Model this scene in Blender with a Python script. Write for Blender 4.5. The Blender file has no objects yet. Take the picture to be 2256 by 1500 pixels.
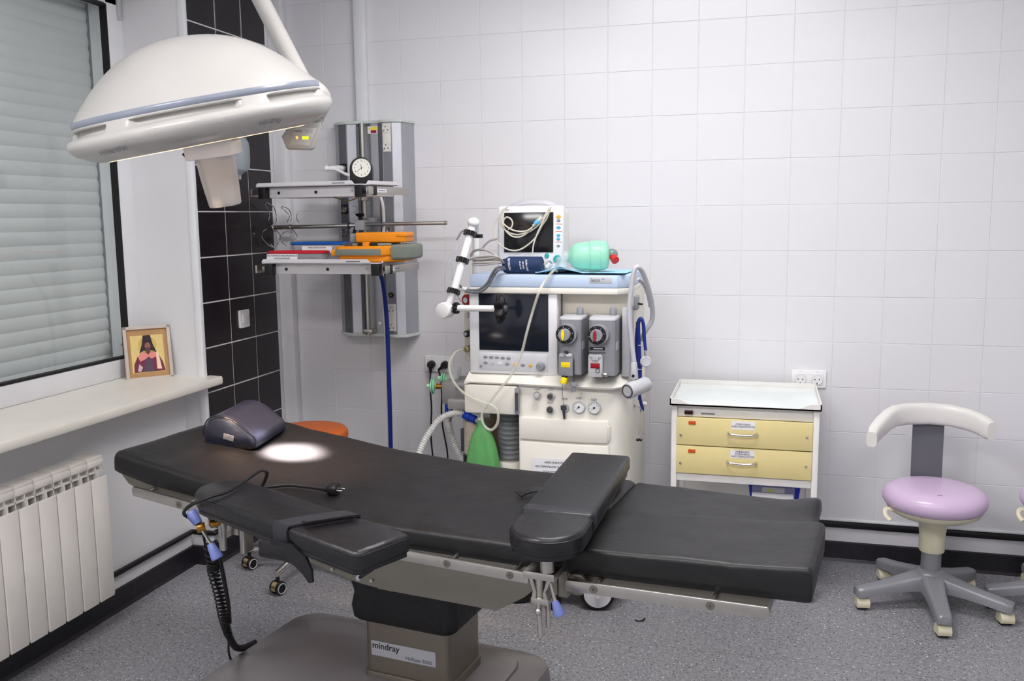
import bpy, bmesh, math, random
from mathutils import Vector, Matrix, Euler

random.seed(7)
PI = math.pi
scene = bpy.context.scene
COL = scene.collection

# ------------------------------------------------------------------ camera
cam_d = bpy.data.cameras.new('camera')
cam = bpy.data.objects.new('camera', cam_d)
COL.objects.link(cam)
scene.camera = cam
CAM_POS = Vector((2.0958, -4.1768, 1.5565))
YAW, PITCH, ROLL = -0.2702, -0.1365, -0.0113
fw = Vector((math.sin(YAW) * math.cos(PITCH), math.cos(YAW) * math.cos(PITCH), math.sin(PITCH)))
rt = Vector((math.cos(YAW), -math.sin(YAW), 0))
up = rt.cross(fw)
r2 = rt * math.cos(ROLL) + up * math.sin(ROLL)
u2 = up * math.cos(ROLL) - rt * math.sin(ROLL)
cam.matrix_world = Matrix(((r2.x, u2.x, -fw.x, CAM_POS.x), (r2.y, u2.y, -fw.y, CAM_POS.y),
                           (r2.z, u2.z, -fw.z, CAM_POS.z), (0, 0, 0, 1)))
cam_d.sensor_fit = 'HORIZONTAL'
cam_d.sensor_width = 36.0
cam_d.lens = 36.0 * 2000.0 / 2256.0
cam_d.clip_start = 0.05

# ------------------------------------------------------------------ world, room light, exposure
w = bpy.data.worlds.new('night_world')
scene.world = w
w.use_nodes = True
w.node_tree.nodes['Background'].inputs[0].default_value = (0.55, 0.6, 0.7, 1)
w.node_tree.nodes['Background'].inputs[1].default_value = 0.05
CEIL = 3.0
LIGHTS = [(1.8, -1.5, 30), (0.55, -3.8, 50), (2.6, -3.7, 19)]
for lx, ly, pw in LIGHTS:
    ld = bpy.data.lights.new('ceiling_area', 'AREA')
    ld.shape = 'RECTANGLE'
    ld.size, ld.size_y = 1.15, 0.55
    ld.energy = pw
    ld.color = (1.0, 0.975, 0.985)
    lo = bpy.data.objects.new('ceiling_area', ld)
    lo.location = (lx, ly, CEIL - 0.075)
    COL.objects.link(lo)
vs = scene.view_settings
vs.view_transform = 'Standard'
vs.look = 'None'
vs.gamma = 1.0
vs.exposure = 0.25
vs.use_curve_mapping = False

# ------------------------------------------------------------------ materials
def lin(c):
    c = c / 255.0
    return c / 12.92 if c <= 0.04045 else ((c + 0.055) / 1.055) ** 2.4

MATS = {}
def mat(name, rgb, rough=0.5, metal=0.0, noise=None, bump=None, trans=0.0, alpha=1.0, emit=0.0, coat=0.0,
        spec=0.5, ior=1.45, aniso=0.0, sheen=0.0):
    if name in MATS:
        return MATS[name]
    m = bpy.data.materials.new(name)
    m.use_nodes = True
    nt = m.node_tree
    b = nt.nodes['Principled BSDF']
    col = (lin(rgb[0]), lin(rgb[1]), lin(rgb[2]), 1)
    b.inputs['Base Color'].default_value = col
    b.inputs['Roughness'].default_value = rough
    b.inputs['Metallic'].default_value = metal
    b.inputs['Specular IOR Level'].default_value = spec
    b.inputs['IOR'].default_value = ior
    b.inputs['Transmission Weight'].default_value = trans
    b.inputs['Alpha'].default_value = alpha
    b.inputs['Coat Weight'].default_value = coat
    b.inputs['Sheen Weight'].default_value = sheen
    if emit:
        b.inputs['Emission Color'].default_value = col
        b.inputs['Emission Strength'].default_value = emit
    tc = nt.nodes.new('ShaderNodeTexCoord')
    sc, am = noise if noise else (9.0, 0.03)
    n = nt.nodes.new('ShaderNodeTexNoise')
    n.inputs['Scale'].default_value = sc
    n.inputs['Detail'].default_value = 3
    nt.links.new(tc.outputs['Object'], n.inputs['Vector'])
    mx = nt.nodes.new('ShaderNodeMix')
    mx.data_type = 'RGBA'
    mx.inputs[6].default_value = tuple(max(0, c * (1 - am * 2)) for c in col[:3]) + (1,)
    mx.inputs[7].default_value = tuple(min(1, c * (1 + am * 2)) for c in col[:3]) + (1,)
    nt.links.new(n.outputs['Fac'], mx.inputs[0])
    nt.links.new(mx.outputs[2], b.inputs['Base Color'])
    if bump:
        n2 = nt.nodes.new('ShaderNodeTexNoise')
        n2.inputs['Scale'].default_value = bump[0]
        n2.inputs['Detail'].default_value = 4
        nt.links.new(tc.outputs['Object'], n2.inputs['Vector'])
        bp = nt.nodes.new('ShaderNodeBump')
        bp.inputs['Strength'].default_value = bump[1]
        bp.inputs['Distance'].default_value = bump[2] if len(bump) > 2 else 0.01
        nt.links.new(n2.outputs['Fac'], bp.inputs['Height'])
        nt.links.new(bp.outputs['Normal'], b.inputs['Normal'])
    MATS[name] = m
    return m

def floor_material():
    m = bpy.data.materials.new('speckled_vinyl')
    m.use_nodes = True
    nt = m.node_tree
    b = nt.nodes['Principled BSDF']
    b.inputs['Roughness'].default_value = 0.42
    tc = nt.nodes.new('ShaderNodeTexCoord')
    def ramp(src, stops):
        r = nt.nodes.new('ShaderNodeValToRGB')
        e = r.color_ramp.elements
        e[0].position, e[0].color = stops[0][0], stops[0][1]
        e[1].position, e[1].color = stops[1][0], stops[1][1]
        nt.links.new(src, r.inputs[0])
        return r.outputs[0]
    def noise(scale, detail=2):
        n = nt.nodes.new('ShaderNodeTexNoise')
        n.inputs['Scale'].default_value = scale
        n.inputs['Detail'].default_value = detail
        nt.links.new(tc.outputs['Object'], n.inputs['Vector'])
        return n.outputs['Fac']
    g = lambda v, k=1.03: (lin(v), lin(v), lin(v * k), 1)
    base = ramp(noise(60), ((0.3, g(126)), (0.7, g(150))))
    dark = ramp(noise(125, 1), ((0.63, (0, 0, 0, 1)), (0.68, (1, 1, 1, 1))))
    lite = ramp(noise(105, 1), ((0.64, (0, 0, 0, 1)), (0.71, (1, 1, 1, 1))))
    def mix(a, bcol, f):
        x = nt.nodes.new('ShaderNodeMix')
        x.data_type = 'RGBA'
        nt.links.new(f, x.inputs[0])
        nt.links.new(a, x.inputs[6])
        x.inputs[7].default_value = bcol
        return x.outputs[2]
    c = mix(base, g(205), lite)
    c = mix(c, g(30), dark)
    # welded seams between the sheets, about 1.0 m apart
    sx = nt.nodes.new('ShaderNodeSeparateXYZ')
    nt.links.new(tc.outputs['Object'], sx.inputs[0])
    md = nt.nodes.new('ShaderNodeMath'); md.operation = 'PINGPONG'; md.inputs[1].default_value = 0.6
    ad = nt.nodes.new('ShaderNodeMath'); ad.operation = 'ADD'; ad.inputs[1].default_value = 1.03
    nt.links.new(sx.outputs['Y'], ad.inputs[0])
    nt.links.new(ad.outputs[0], md.inputs[0])
    lt = nt.nodes.new('ShaderNodeMath'); lt.operation = 'LESS_THAN'; lt.inputs[1].default_value = 0.0016
    nt.links.new(md.outputs[0], lt.inputs[0])
    c = mix(c, g(105), lt.outputs[0])
    nt.links.new(c, b.inputs['Base Color'])
    return m

M_FLOOR = floor_material()
M_TILE = mat('white_glazed_tile', (226, 226, 229), 0.28, noise=(3, 0.01))
M_GROUT = mat('pale_grout', (222, 220, 225), 0.8)
M_BTILE = mat('black_glazed_tile', (24, 17, 22), 0.22, noise=(4, 0.1))
M_BGROUT = mat('white_grout', (225, 222, 222), 0.8)
M_PAINT = mat('white_wall_paint', (223, 223, 225), 0.6, noise=(2, 0.015))
M_CEILP = mat('ceiling_paint', (235, 235, 237), 0.7)
M_BASEB = mat('black_vinyl_skirting', (34, 32, 38), 0.35, noise=(45, 0.35))
M_PVC = mat('white_pvc', (232, 233, 236), 0.35)
M_PVC2 = mat('warm_white_plastic', (226, 223, 214), 0.35)
def glass_material():
    m = bpy.data.materials.new('window_glass')
    m.use_nodes = True
    nt = m.node_tree
    nt.nodes.remove(nt.nodes['Principled BSDF'])
    tr = nt.nodes.new('ShaderNodeBsdfTransparent')
    tr.inputs[0].default_value = (0.97, 0.985, 0.98, 1)
    gl = nt.nodes.new('ShaderNodeBsdfGlossy')
    gl.inputs['Roughness'].default_value = 0.02
    fr = nt.nodes.new('ShaderNodeFresnel')
    fr.inputs[0].default_value = 1.4
    mx = nt.nodes.new('ShaderNodeMixShader')
    ge = nt.nodes.new('ShaderNodeNewGeometry')
    mi = nt.nodes.new('ShaderNodeMix')
    mi.inputs[2].default_value, mi.inputs[3].default_value = 1.4, 1 / 1.4
    nt.links.new(ge.outputs['Backfacing'], mi.inputs[0])
    nt.links.new(mi.outputs[0], fr.inputs[0])
    nt.links.new(fr.outputs[0], mx.inputs[0])
    nt.links.new(tr.outputs[0], mx.inputs[1])
    nt.links.new(gl.outputs[0], mx.inputs[2])
    nt.links.new(mx.outputs[0], nt.nodes['Material Output'].inputs[0])
    return m
M_GLASS = glass_material()
M_SLAT = mat('grey_shutter_slat', (208, 211, 211), 0.5, noise=(2, 0.03))
M_RUBBER = mat('black_rubber', (18, 17, 20), 0.6)
M_BLACK = mat('black_plastic', (20, 19, 22), 0.35)
M_DGREY = mat('dark_grey_plastic', (70, 70, 76), 0.45)
M_GREY = mat('mid_grey_plastic', (140, 142, 148), 0.45)
M_LGREY = mat('light_grey_plastic', (190, 191, 195), 0.4)
M_STEEL = mat('brushed_steel', (186, 183, 177), 0.33, metal=1.0, noise=(30, 0.05))
M_STEEL2 = mat('satin_champagne_steel', (134, 130, 120), 0.42, metal=1.0, noise=(12, 0.04))
M_CHROME = mat('chrome', (225, 222, 220), 0.1, metal=1.0)
M_BRASS = mat('brass', (160, 118, 52), 0.3, metal=1.0)
M_LEATHER = mat('black_upholstery', (14, 13, 17), 0.40, spec=0.62, bump=(25, 0.25, 0.01), noise=(14, 0.06))
M_SHEET = mat('black_sheeting', (14, 13, 15), 0.46, bump=(9, 0.3, 0.02), noise=(6, 0.05), spec=0.55)
M_PILLOW = mat('navy_vinyl', (34, 36, 50), 0.34, bump=(11, 0.3, 0.012))
M_LAMPW = mat('lamp_white_enamel', (182, 180, 176), 0.34, coat=0.15)
M_BAND = mat('lamp_grey_band', (132, 139, 152), 0.25)
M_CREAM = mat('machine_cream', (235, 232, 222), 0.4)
M_CREAM2 = mat('machine_deep_cream', (222, 217, 204), 0.45)  # slightly deeper cream of the console body, side column and grips
M_BEZEL = mat('console_bezel', (228, 228, 231), 0.4)
M_BLUETOP = mat('pale_blue_worktop', (190, 208, 232), 0.35)
M_SCREEN = mat('dark_screen', (28, 32, 42), 0.12)
M_SCREEN2 = mat('black_screen', (26, 25, 28), 0.15)
M_INK = mat('dark_ink', (36, 36, 44), 0.6)
M_INKG = mat('grey_ink', (120, 122, 128), 0.6)
M_PAPER = mat('white_paper', (236, 236, 240), 0.7)
M_ORANGE = mat('orange_plastic', (246, 150, 16), 0.45)
M_OLIVE = mat('grey_green_plastic', (124, 132, 122), 0.5)
M_BLUEH = mat('royal_blue_hose', (12, 42, 130), 0.45)
M_BLUEC = mat('blue_connector', (20, 62, 190), 0.4)
M_BLUELID = mat('blue_lid', (20, 98, 190), 0.35)
M_REDLID = mat('red_lid', (196, 24, 44), 0.35)
M_RED = mat('red_plastic', (200, 36, 36), 0.4)
M_DRED = mat('dark_red_plastic', (150, 16, 30), 0.4)
M_YELLOW = mat('yellow_plastic', (246, 216, 20), 0.4)
M_AMBER = mat('amber_key', (238, 178, 30), 0.4)
M_CYAN = mat('cyan_key', (70, 176, 214), 0.4)
M_TEAL = mat('teal_knob', (36, 158, 160), 0.4)
M_CLEAR = mat('clear_plastic', (220, 226, 230), 0.12, alpha=0.32)
M_FROST = mat('frosted_film', (225, 225, 224), 0.3, alpha=0.55)
M_TUBE = mat('clear_tubing', (226, 226, 210), 0.25, alpha=0.42)
M_CORR = mat('corrugated_tubing', (228, 228, 224), 0.3, alpha=0.72)
M_BAGG = mat('green_rubber_bag', (98, 166, 98), 0.42, noise=(7, 0.12))
M_AMBU = mat('mint_silicone', (158, 222, 194), 0.3, alpha=0.84)
M_MINT = mat('mint_filter', (176, 232, 190), 0.4)
M_GREEN = mat('green_filter_rim', (30, 160, 112), 0.4)
M_DRAPE = mat('light_blue_drape', (164, 220, 240), 0.7)
M_CUFF = mat('navy_cuff', (22, 46, 84), 0.7)
M_CABLE = mat('cream_cable', (214, 208, 192), 0.45)
M_GCABLE = mat('grey_cable', (176, 170, 168), 0.45)
M_DCABLE = mat('dark_grey_cable', (104, 106, 112), 0.45)
M_WHITE = mat('glossy_white', (240, 240, 240), 0.25)
M_TROLL = mat('trolley_white_enamel', (232, 230, 226), 0.35)
M_DRAWER = mat('yellow_drawer_enamel', (226, 210, 150), 0.4)
M_LILAC = mat('lilac_vinyl', (206, 182, 212), 0.3, coat=0.15)
M_STOOLC = mat('stool_cream', (214, 208, 182), 0.4)
M_STOOLW = mat('stool_white', (222, 221, 216), 0.3)
M_STOOLG = mat('stool_grey_metal', (140, 141, 146), 0.36, metal=0.3)
M_STRAPG = mat('stool_grey_strap', (96, 97, 104), 0.45)
M_ORSEAT = mat('orange_vinyl', (196, 96, 30), 0.45)
M_BLUEBIN = mat('blue_bin', (20, 40, 176), 0.4)
M_RAD = mat('radiator_enamel', (224, 220, 214), 0.38)
M_SAND = mat('soda_lime', (214, 190, 150), 0.7, noise=(90, 0.2))
M_BROWN = mat('tan_panel', (168, 150, 124), 0.6)
M_LBLUE = mat('lilac_blue_knob', (112, 126, 188), 0.4)
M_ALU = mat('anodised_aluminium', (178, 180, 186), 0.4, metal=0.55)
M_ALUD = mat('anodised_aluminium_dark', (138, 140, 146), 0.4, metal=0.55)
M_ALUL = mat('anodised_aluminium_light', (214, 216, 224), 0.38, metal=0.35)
M_SHELF = mat('shelf_white_enamel', (222, 221, 224), 0.35)
M_BASE = mat('table_base_champagne', (152, 147, 148), 0.36, metal=0.55, noise=(5, 0.03))
M_COLUMN = mat('table_column_champagne', (132, 124, 113), 0.36, metal=0.7, noise=(5, 0.03))
M_LED = mat('lit_yellow_display', (214, 250, 20), 0.4, emit=1.6)
M_LEDR = mat('lit_orange_led', (255, 150, 90), 0.4, emit=1.5)
M_GLOW = mat('lamp_glass_glow', (255, 206, 160), 0.3, emit=2.2)
M_DIFF = mat('ceiling_diffuser', (255, 250, 250), 0.5, emit=4.0)
M_WIRE = mat('green_yellow_wire', (110, 120, 60), 0.5)

# ------------------------------------------------------------------ geometry helpers
OFF = {}
ZERO = Vector((0, 0, 0))

def tag(o, label=None, cat=None, group=None, kind=None):
    if label: o['label'] = label
    if cat: o['category'] = cat
    if group: o['group'] = group
    if kind: o['kind'] = kind
    return o

def thing(name, label, cat, loc=(0, 0, 0), rotz=0.0, local=False, group=None, kind=None):
    o = bpy.data.objects.new(name, None)
    o.empty_display_size = 0.05
    COL.objects.link(o)
    o.location = loc
    o.rotation_euler = (0, 0, rotz)
    OFF[o] = ZERO if local else Vector(loc)
    return tag(o, label, cat, group, kind)

def frame(origin, zdir, xdir=(1, 0, 0)):
    z = Vector(zdir).normalized()
    x = Vector(xdir)
    x = (x - z * x.dot(z))
    if x.length < 1e-6:
        x = Vector((0, 1, 0)) - z * z.y
    x.normalize()
    y = z.cross(x)
    o = Vector(origin)
    return Matrix(((x.x, y.x, z.x, o.x), (x.y, y.y, z.y, o.y), (x.z, y.z, z.z, o.z), (0, 0, 0, 1)))

def facing(origin, n=(0, -1, 0), upv=(0, 0, 1)):
    """frame with x to the viewer's right, y up, z out of a face whose outward normal is n"""
    z = Vector(n).normalized()
    y = Vector(upv)
    y = (y - z * y.dot(z)).normalized()
    x = y.cross(z)
    o = Vector(origin)
    return Matrix(((x.x, y.x, z.x, o.x), (x.y, y.y, z.y, o.y), (x.z, y.z, z.z, o.z), (0, 0, 0, 1)))

def catmull(pts, res):
    P = [Vector(p) for p in pts]
    if len(P) < 3 or res <= 1:
        return P
    out = []
    n = len(P)
    for i in range(n - 1):
        p0 = P[i - 1] if i > 0 else P[0] * 2 - P[1]
        p1, p2 = P[i], P[i + 1]
        p3 = P[i + 2] if i + 2 < n else P[-1] * 2 - P[-2]
        for k in range(res):
            t = k / res
            out.append(0.5 * ((2 * p1) + (p2 - p0) * t + (2 * p0 - 5 * p1 + 4 * p2 - p3) * t * t
                              + (3 * p1 - p0 - 3 * p2 + p3) * t ** 3))
    out.append(P[-1])
    return out

class G:
    def __init__(s):
        s.v, s.f = [], []
    def add(s, vs, fs, M=None):
        b = len(s.v)
        for v in vs:
            v = Vector(v)
            s.v.append(M @ v if M is not None else v)
        s.f += [tuple(b + i for i in f) for f in fs]
        return s
    def bm(s, b, M=None):
        b.verts.index_update()
        s.add([v.co.copy() for v in b.verts], [[v.index for v in f.verts] for f in b.faces], M)
        b.free()
        return s
    def box(s, x0, y0, z0, x1, y1, z1, bev=0.0, M=None, seg=2):
        b = bmesh.new()
        bmesh.ops.create_cube(b, size=1)
        d = (abs(x1 - x0), abs(y1 - y0), abs(z1 - z0))
        for v in b.verts:
            v.co = Vector(((x0 + x1) / 2 + v.co.x * d[0], (y0 + y1) / 2 + v.co.y * d[1], (z0 + z1) / 2 + v.co.z * d[2]))
        if bev:
            bev = min(bev, min(d) * 0.49)
            bmesh.ops.bevel(b, geom=list(b.edges), offset=bev, segments=seg, profile=0.5, affect='EDGES')
        return s.bm(b, M)
    def cbox(s, c, d, bev=0.0, M=None, seg=2):
        return s.box(c[0] - d[0] / 2, c[1] - d[1] / 2, c[2] - d[2] / 2, c[0] + d[0] / 2, c[1] + d[1] / 2, c[2] + d[2] / 2, bev, M, seg)
    def loft(s, loops, cap=True, closed=True, M=None):
        n = len(loops[0])
        vs = [p for l in loops for p in l]
        fs = []
        for i in range(len(loops) - 1):
            for j in range(n if closed else n - 1):
                k = (j + 1) % n
                fs.append((i * n + j, i * n + k, (i + 1) * n + k, (i + 1) * n + j))
        if cap:
            fs.append(tuple(reversed(range(n))))
            fs.append(tuple(range((len(loops) - 1) * n, len(loops) * n)))
        return s.add(vs, fs, M)
    def lathe(s, prof, M=None, seg=32, a0=0.0, a1=2 * PI, cap=True):
        full = abs(a1 - a0 - 2 * PI) < 1e-6
        loops = []
        m = seg if full else seg + 1
        for r, z in prof:
            loops.append([(r * math.cos(a0 + (a1 - a0) * i / seg), r * math.sin(a0 + (a1 - a0) * i / seg), z) for i in range(m)])
        return s.loft(loops, cap and full, full, M)
    def cyl(s, p0, p1, r0, r1=None, seg=20, bev=0.0):
        p0, p1 = Vector(p0), Vector(p1)
        r1 = r0 if r1 is None else r1
        L = (p1 - p0).length
        M = frame(p0, p1 - p0)
        if bev:
            prof = [(r0 - bev, 0), (r0 - bev * 0.3, bev * 0.3), (r0, bev), (r1, L - bev), (r1 - bev * 0.3, L - bev * 0.3), (r1 - bev, L)]
        else:
            prof = [(r0, 0), (r1, L)]
        return s.lathe(prof, M, seg)
    def tube(s, pts, r, seg=8, res=6, squash=1.0):
        P = catmull(pts, res)
        n = len(P)
        T = []
        for i in range(n):
            a, b = P[max(0, i - 1)], P[min(n - 1, i + 1)]
            d = b - a
            T.append(d.normalized() if d.length > 1e-9 else Vector((0, 0, 1)))
        nrm = T[0].orthogonal().normalized()
        loops = []
        for i in range(n):
            nrm = (nrm - T[i] * nrm.dot(T[i]))
            nrm = nrm.normalized() if nrm.length > 1e-6 else T[i].orthogonal().normalized()
            bn = T[i].cross(nrm)
            rr = r(i / (n - 1)) if callable(r) else r
            loops.append([P[i] + nrm * (rr * math.cos(2 * PI * k / seg)) + bn * (rr * squash * math.sin(2 * PI * k / seg)) for k in range(seg)])
        return s.loft(loops)
    def ext(s, poly, z0, z1, M=None, bev=0.0, seg=2):
        b = bmesh.new()
        lo = [b.verts.new((p[0], p[1], z0)) for p in poly]
        hi = [b.verts.new((p[0], p[1], z1)) for p in poly]
        n = len(poly)
        b.faces.new(list(reversed(lo)))
        b.faces.new(hi)
        for i in range(n):
            j = (i + 1) % n
            b.faces.new((lo[i], lo[j], hi[j], hi[i]))
        bmesh.ops.recalc_face_normals(b, faces=list(b.faces))
        if bev:
            es = [e for e in b.edges if abs(e.verts[0].co.z - e.verts[1].co.z) < 1e-9]
            bmesh.ops.bevel(b, geom=es, offset=bev, segments=seg, profile=0.5, affect='EDGES')
        return s.bm(b, M)
    def sph(s, c, r, M=None, seg=20, rings=12):
        r = (r, r, r) if not isinstance(r, (tuple, list)) else r
        b = bmesh.new()
        bmesh.ops.create_uvsphere(b, u_segments=seg, v_segments=rings, radius=1)
        for v in b.verts:
            v.co = Vector((c[0] + v.co.x * r[0], c[1] + v.co.y * r[1], c[2] + v.co.z * r[2]))
        return s.bm(b, M)
    def torus(s, R, r, M=None, seg=28, ring=8, a0=0.0, a1=2 * PI):
        pts = [(R * math.cos(a0 + (a1 - a0) * i / seg), R * math.sin(a0 + (a1 - a0) * i / seg), 0) for i in range(seg + 1)]
        g = G().tube(pts, r, ring, 1)
        return s.add(g.v, g.f, M)
    def grid(s, fn, nu, nv, M=None):
        vs = [fn(i / nu, j / nv) for i in range(nu + 1) for j in range(nv + 1)]
        fs = [(i * (nv + 1) + j, (i + 1) * (nv + 1) + j, (i + 1) * (nv + 1) + j + 1, i * (nv + 1) + j + 1) for i in range(nu) for j in range(nv)]
        return s.add(vs, fs, M)
    def obj(s, name, m, parent=None, ang=38, label=None, cat=None, group=None, kind=None):
        off = OFF.get(parent, ZERO)
        me = bpy.data.meshes.new(name)
        me.from_pydata([v - off for v in s.v], [], s.f)
        b = bmesh.new()
        b.from_mesh(me)
        bmesh.ops.recalc_face_normals(b, faces=list(b.faces))
        b.to_mesh(me)
        b.free()
        if ang:
            me.shade_smooth()
            me.set_sharp_from_angle(angle=math.radians(ang))
        me.materials.append(m)
        o = bpy.data.objects.new(name, me)
        COL.objects.link(o)
        if parent is not None:
            o.parent = parent
        OFF[o] = off
        return tag(o, label, cat, group, kind)

def inst(src, name, loc, parent, rot=None):
    """another piece that shares src's mesh"""
    o = bpy.data.objects.new(name, src.data)
    COL.objects.link(o)
    o.location = loc
    if rot: o.rotation_euler = rot
    o.parent = parent
    OFF[o] = OFF.get(parent, ZERO)
    return o

def copy_tree(o, parent=None):
    c = o.copy()
    COL.objects.link(c)
    if parent is not None:
        c.parent = parent
    for ch in list(o.children):
        copy_tree(ch, c)
    return c

def text(s, size, M, m, parent, name='lettering', align='CENTER', ext=0.0003, sx=1.0):
    cu = bpy.data.curves.new('t', 'FONT')
    cu.body = s
    cu.size = size
    cu.align_x = align
    cu.align_y = 'CENTER'
    cu.extrude = ext
    cu.offset = size * 0.014
    cu.resolution_u = 3
    t = bpy.data.objects.new('t', cu)
    COL.objects.link(t)
    dg = bpy.context.evaluated_depsgraph_get()
    me = bpy.data.meshes.new_from_object(t.evaluated_get(dg))
    bpy.data.objects.remove(t)
    bpy.data.curves.remove(cu)
    off = OFF.get(parent, ZERO)
    for v in me.vertices:
        v.co = (M @ Vector((v.co.x * sx, v.co.y, v.co.z))) - off
    me.materials.clear()
    me.materials.append(m)
    me.name = name
    o = bpy.data.objects.new(name, me)
    COL.objects.link(o)
    o.parent = parent
    OFF[o] = off
    return o

def rrect(w, h, r, n=5, cx=0.0, cy=0.0):
    out = []
    for (sx, sy, a) in ((1, 1, 0), (-1, 1, PI / 2), (-1, -1, PI), (1, -1, 1.5 * PI)):
        for i in range(n + 1):
            t = a + PI / 2 * i / n
            out.append((cx + sx * (w / 2 - r) + r * math.cos(t), cy + sy * (h / 2 - r) + r * math.sin(t)))
    return out

# ================================================================== THE SETTING
XR, YF = 4.3, -5.8                      # right wall, wall behind the photographer
g = G().box(-0.8, YF - 0.1, -0.1, XR + 0.1, 0.2, 0.0)
floor = g.obj('floor', M_FLOOR, label='grey speckled vinyl floor with black and white flecks', cat='floor', kind='structure')
G().box(-0.8, YF - 0.1, CEIL, XR + 0.1, 0.2, CEIL + 0.1).obj('ceiling', M_CEILP, label='plain white ceiling above the operating room', cat='ceiling', kind='structure')
G().box(XR, YF - 0.1, 0, XR + 0.1, 0.2, CEIL).obj('wall_right', M_PAINT, label='plain white wall opposite the shuttered window', cat='wall', kind='structure')
G().box(-0.8, YF - 0.1, 0, XR, YF, CEIL).obj('wall_front', M_PAINT, label='plain white wall facing the tiled wall', cat='wall', kind='structure')
wall_back = G().box(-0.8, 0.0016, 0, XR, 0.2, CEIL).obj('wall_back', M_GROUT, label='wall of square white glazed tiles with pale grout behind the machine', cat='wall', kind='structure')

def tile_mesh(name, w, h, m, parent, axis):
    """a single glazed tile; its face looks to -y (axis 'y') or to +x (axis 'x')"""
    g = G()
    t, b = 0.006, 0.0012
    a = [(-w / 2, -h / 2), (w / 2, -h / 2), (w / 2, h / 2), (-w / 2, h / 2)]
    i = [(-w / 2 + b, -h / 2 + b), (w / 2 - b, -h / 2 + b), (w / 2 - b, h / 2 - b), (-w / 2 + b, h / 2 - b)]
    if axis == 'y':
        L = [[(p[0], t, p[1]) for p in a], [(p[0], b, p[1]) for p in a], [(p[0], 0, p[1]) for p in i]]
    else:
        L = [[(-t, p[0], p[1]) for p in a], [(-b, p[0], p[1]) for p in a], [(0, p[0], p[1]) for p in i]]
    g.loft(L)
    return g.obj(name, m, parent, ang=20)

Z0, TS = 2.59, 0.2
first = None
for r in range(-2, 12):
    zc = Z0 - TS * r - TS / 2
    for c in range(-1, 18):
        if c == -1:
            if r == -2:
                edge_tile = tile_mesh('tile', 0.1878, TS - 0.0022, M_TILE, wall_back, 'y')
                edge_tile.location = (-0.095, 0, zc)
            else:
                inst(edge_tile, 'tile', (-0.095, 0, zc), wall_back)
            continue
        loc = (c * TS + TS / 2, random.uniform(-0.0004, 0.0004), zc)
        if first is None:
            first = tile_mesh('tile', TS - 0.0022, TS - 0.0022, M_TILE, wall_back, 'y')
            first.location = loc
        else:
            inst(first, 'tile', loc, wall_back)
g = G()
for r in range(-2, 12):
    for c in range(18, 22):
        g.box(c * TS + 0.0015, 0, Z0 - TS * r - TS + 0.0015, min(XR, (c + 1) * TS - 0.0015), 0.006, Z0 - TS * r - 0.0015)
g.obj('tile_field', M_TILE, wall_back, kind='stuff')
# painted strip, black cable run and skirting below the tiles
G().box(-0.27, -0.006, 0.182, XR, 0.004, 0.193, 0.002).obj('tile_edge_profile', M_PVC, wall_back)
G().box(-0.27, -0.010, 0.152, XR, 0.004, 0.180, 0.004).obj('trim_1', M_BLACK, label='black cable run along the foot of the tiled wall', cat='trim', kind='structure')
g = G().ext([(0.004, 0), (-0.022, 0), (-0.012, 0.012), (-0.010, 0.084), (0.004, 0.088)], -0.27, XR, Matrix(((0, 0, 1, 0), (1, 0, 0, 0), (0, 1, 0, 0), (0, 0, 0, 1))))
g.obj('baseboard_back', M_BASEB, label='black vinyl skirting under the white tiled wall', cat='skirting', kind='structure')

# left wall: tiled pier, window niche
g = G()
g.box(-0.85, -0.73, 0, -0.274, 0.003, CEIL)
g.box(-0.85, -3.1, 0, -0.38, -0.73, 0.84)
g.box(-0.85, -3.1, 2.56, -0.274, -0.73, CEIL)
g.box(-0.85, YF, 0, -0.274, -3.1, CEIL)
wall_left = g.obj('wall_left', M_PAINT, label='white painted window wall with a deep niche and tiled pier', cat='wall', kind='structure')
G().box(-0.2755, -0.712, 0.19, -0.2725, -0.05, CEIL).obj('grout_bed', M_BGROUT, wall_left)
BW = 0.21
first = None
for r in range(-2, 12):
    zc = Z0 - TS * r - TS / 2
    for c in range(3):
        loc = (-0.27, -0.71 + BW * c + BW / 2, zc)
        if first is None:
            first = tile_mesh('black_tile', BW - 0.006, TS - 0.006, M_BTILE, wall_left, 'x')
            first.location = loc
        else:
            inst(first, 'black_tile', loc, wall_left)
first = None
for r in range(-2, 12):
    loc = (-0.27, -0.065, Z0 - TS * r - TS / 2)
    if first is None:
        first = tile_mesh('white_cut_tile', 0.027, TS - 0.003, M_TILE, wall_left, 'x')
        first.location = loc
    else:
        inst(first, 'white_cut_tile', loc, wall_left)
G().box(-0.30, -0.734, 0, -0.2675, -0.711, CEIL, 0.003).obj('trim_2', M_PVC, label='white edge profile down the corner of the black tiled pier', cat='trim', kind='structure')
G().box(-0.2725, -0.052, 0.19, -0.20, 0.002, CEIL, 0.006).obj('trim_3', M_PVC, label='white boxed pipe cover in the room corner beside the black tiles', cat='trim', kind='structure')
G().box(0.176, -0.030, 2.0, 0.232, 0.0, CEIL, 0.003).obj('trim_4', M_PVC, label='white vertical cable duct above the grey supply panel', cat='trim', kind='structure')
g = G()
prof = [(-0.004, 0), (0.022, 0), (0.012, 0.012), (0.010, 0.084), (-0.004, 0.088)]
def skirt_x(x, y0, y1):
    g.ext(prof, 0, y1 - y0, Matrix(((1, 0, 0, x), (0, 0, 1, y0), (0, 1, 0, 0), (0, 0, 0, 1))))
skirt_x(-0.38, -3.1, -0.73)
skirt_x(-0.27, -0.75, 0.0)
g.box(-0.39, -0.745, 0, -0.262, -0.725, 0.086)
g.obj('baseboard_left', M_BASEB, label='black vinyl skirting stepping round the tiled pier under the window', cat='skirting', kind='structure')
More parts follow.
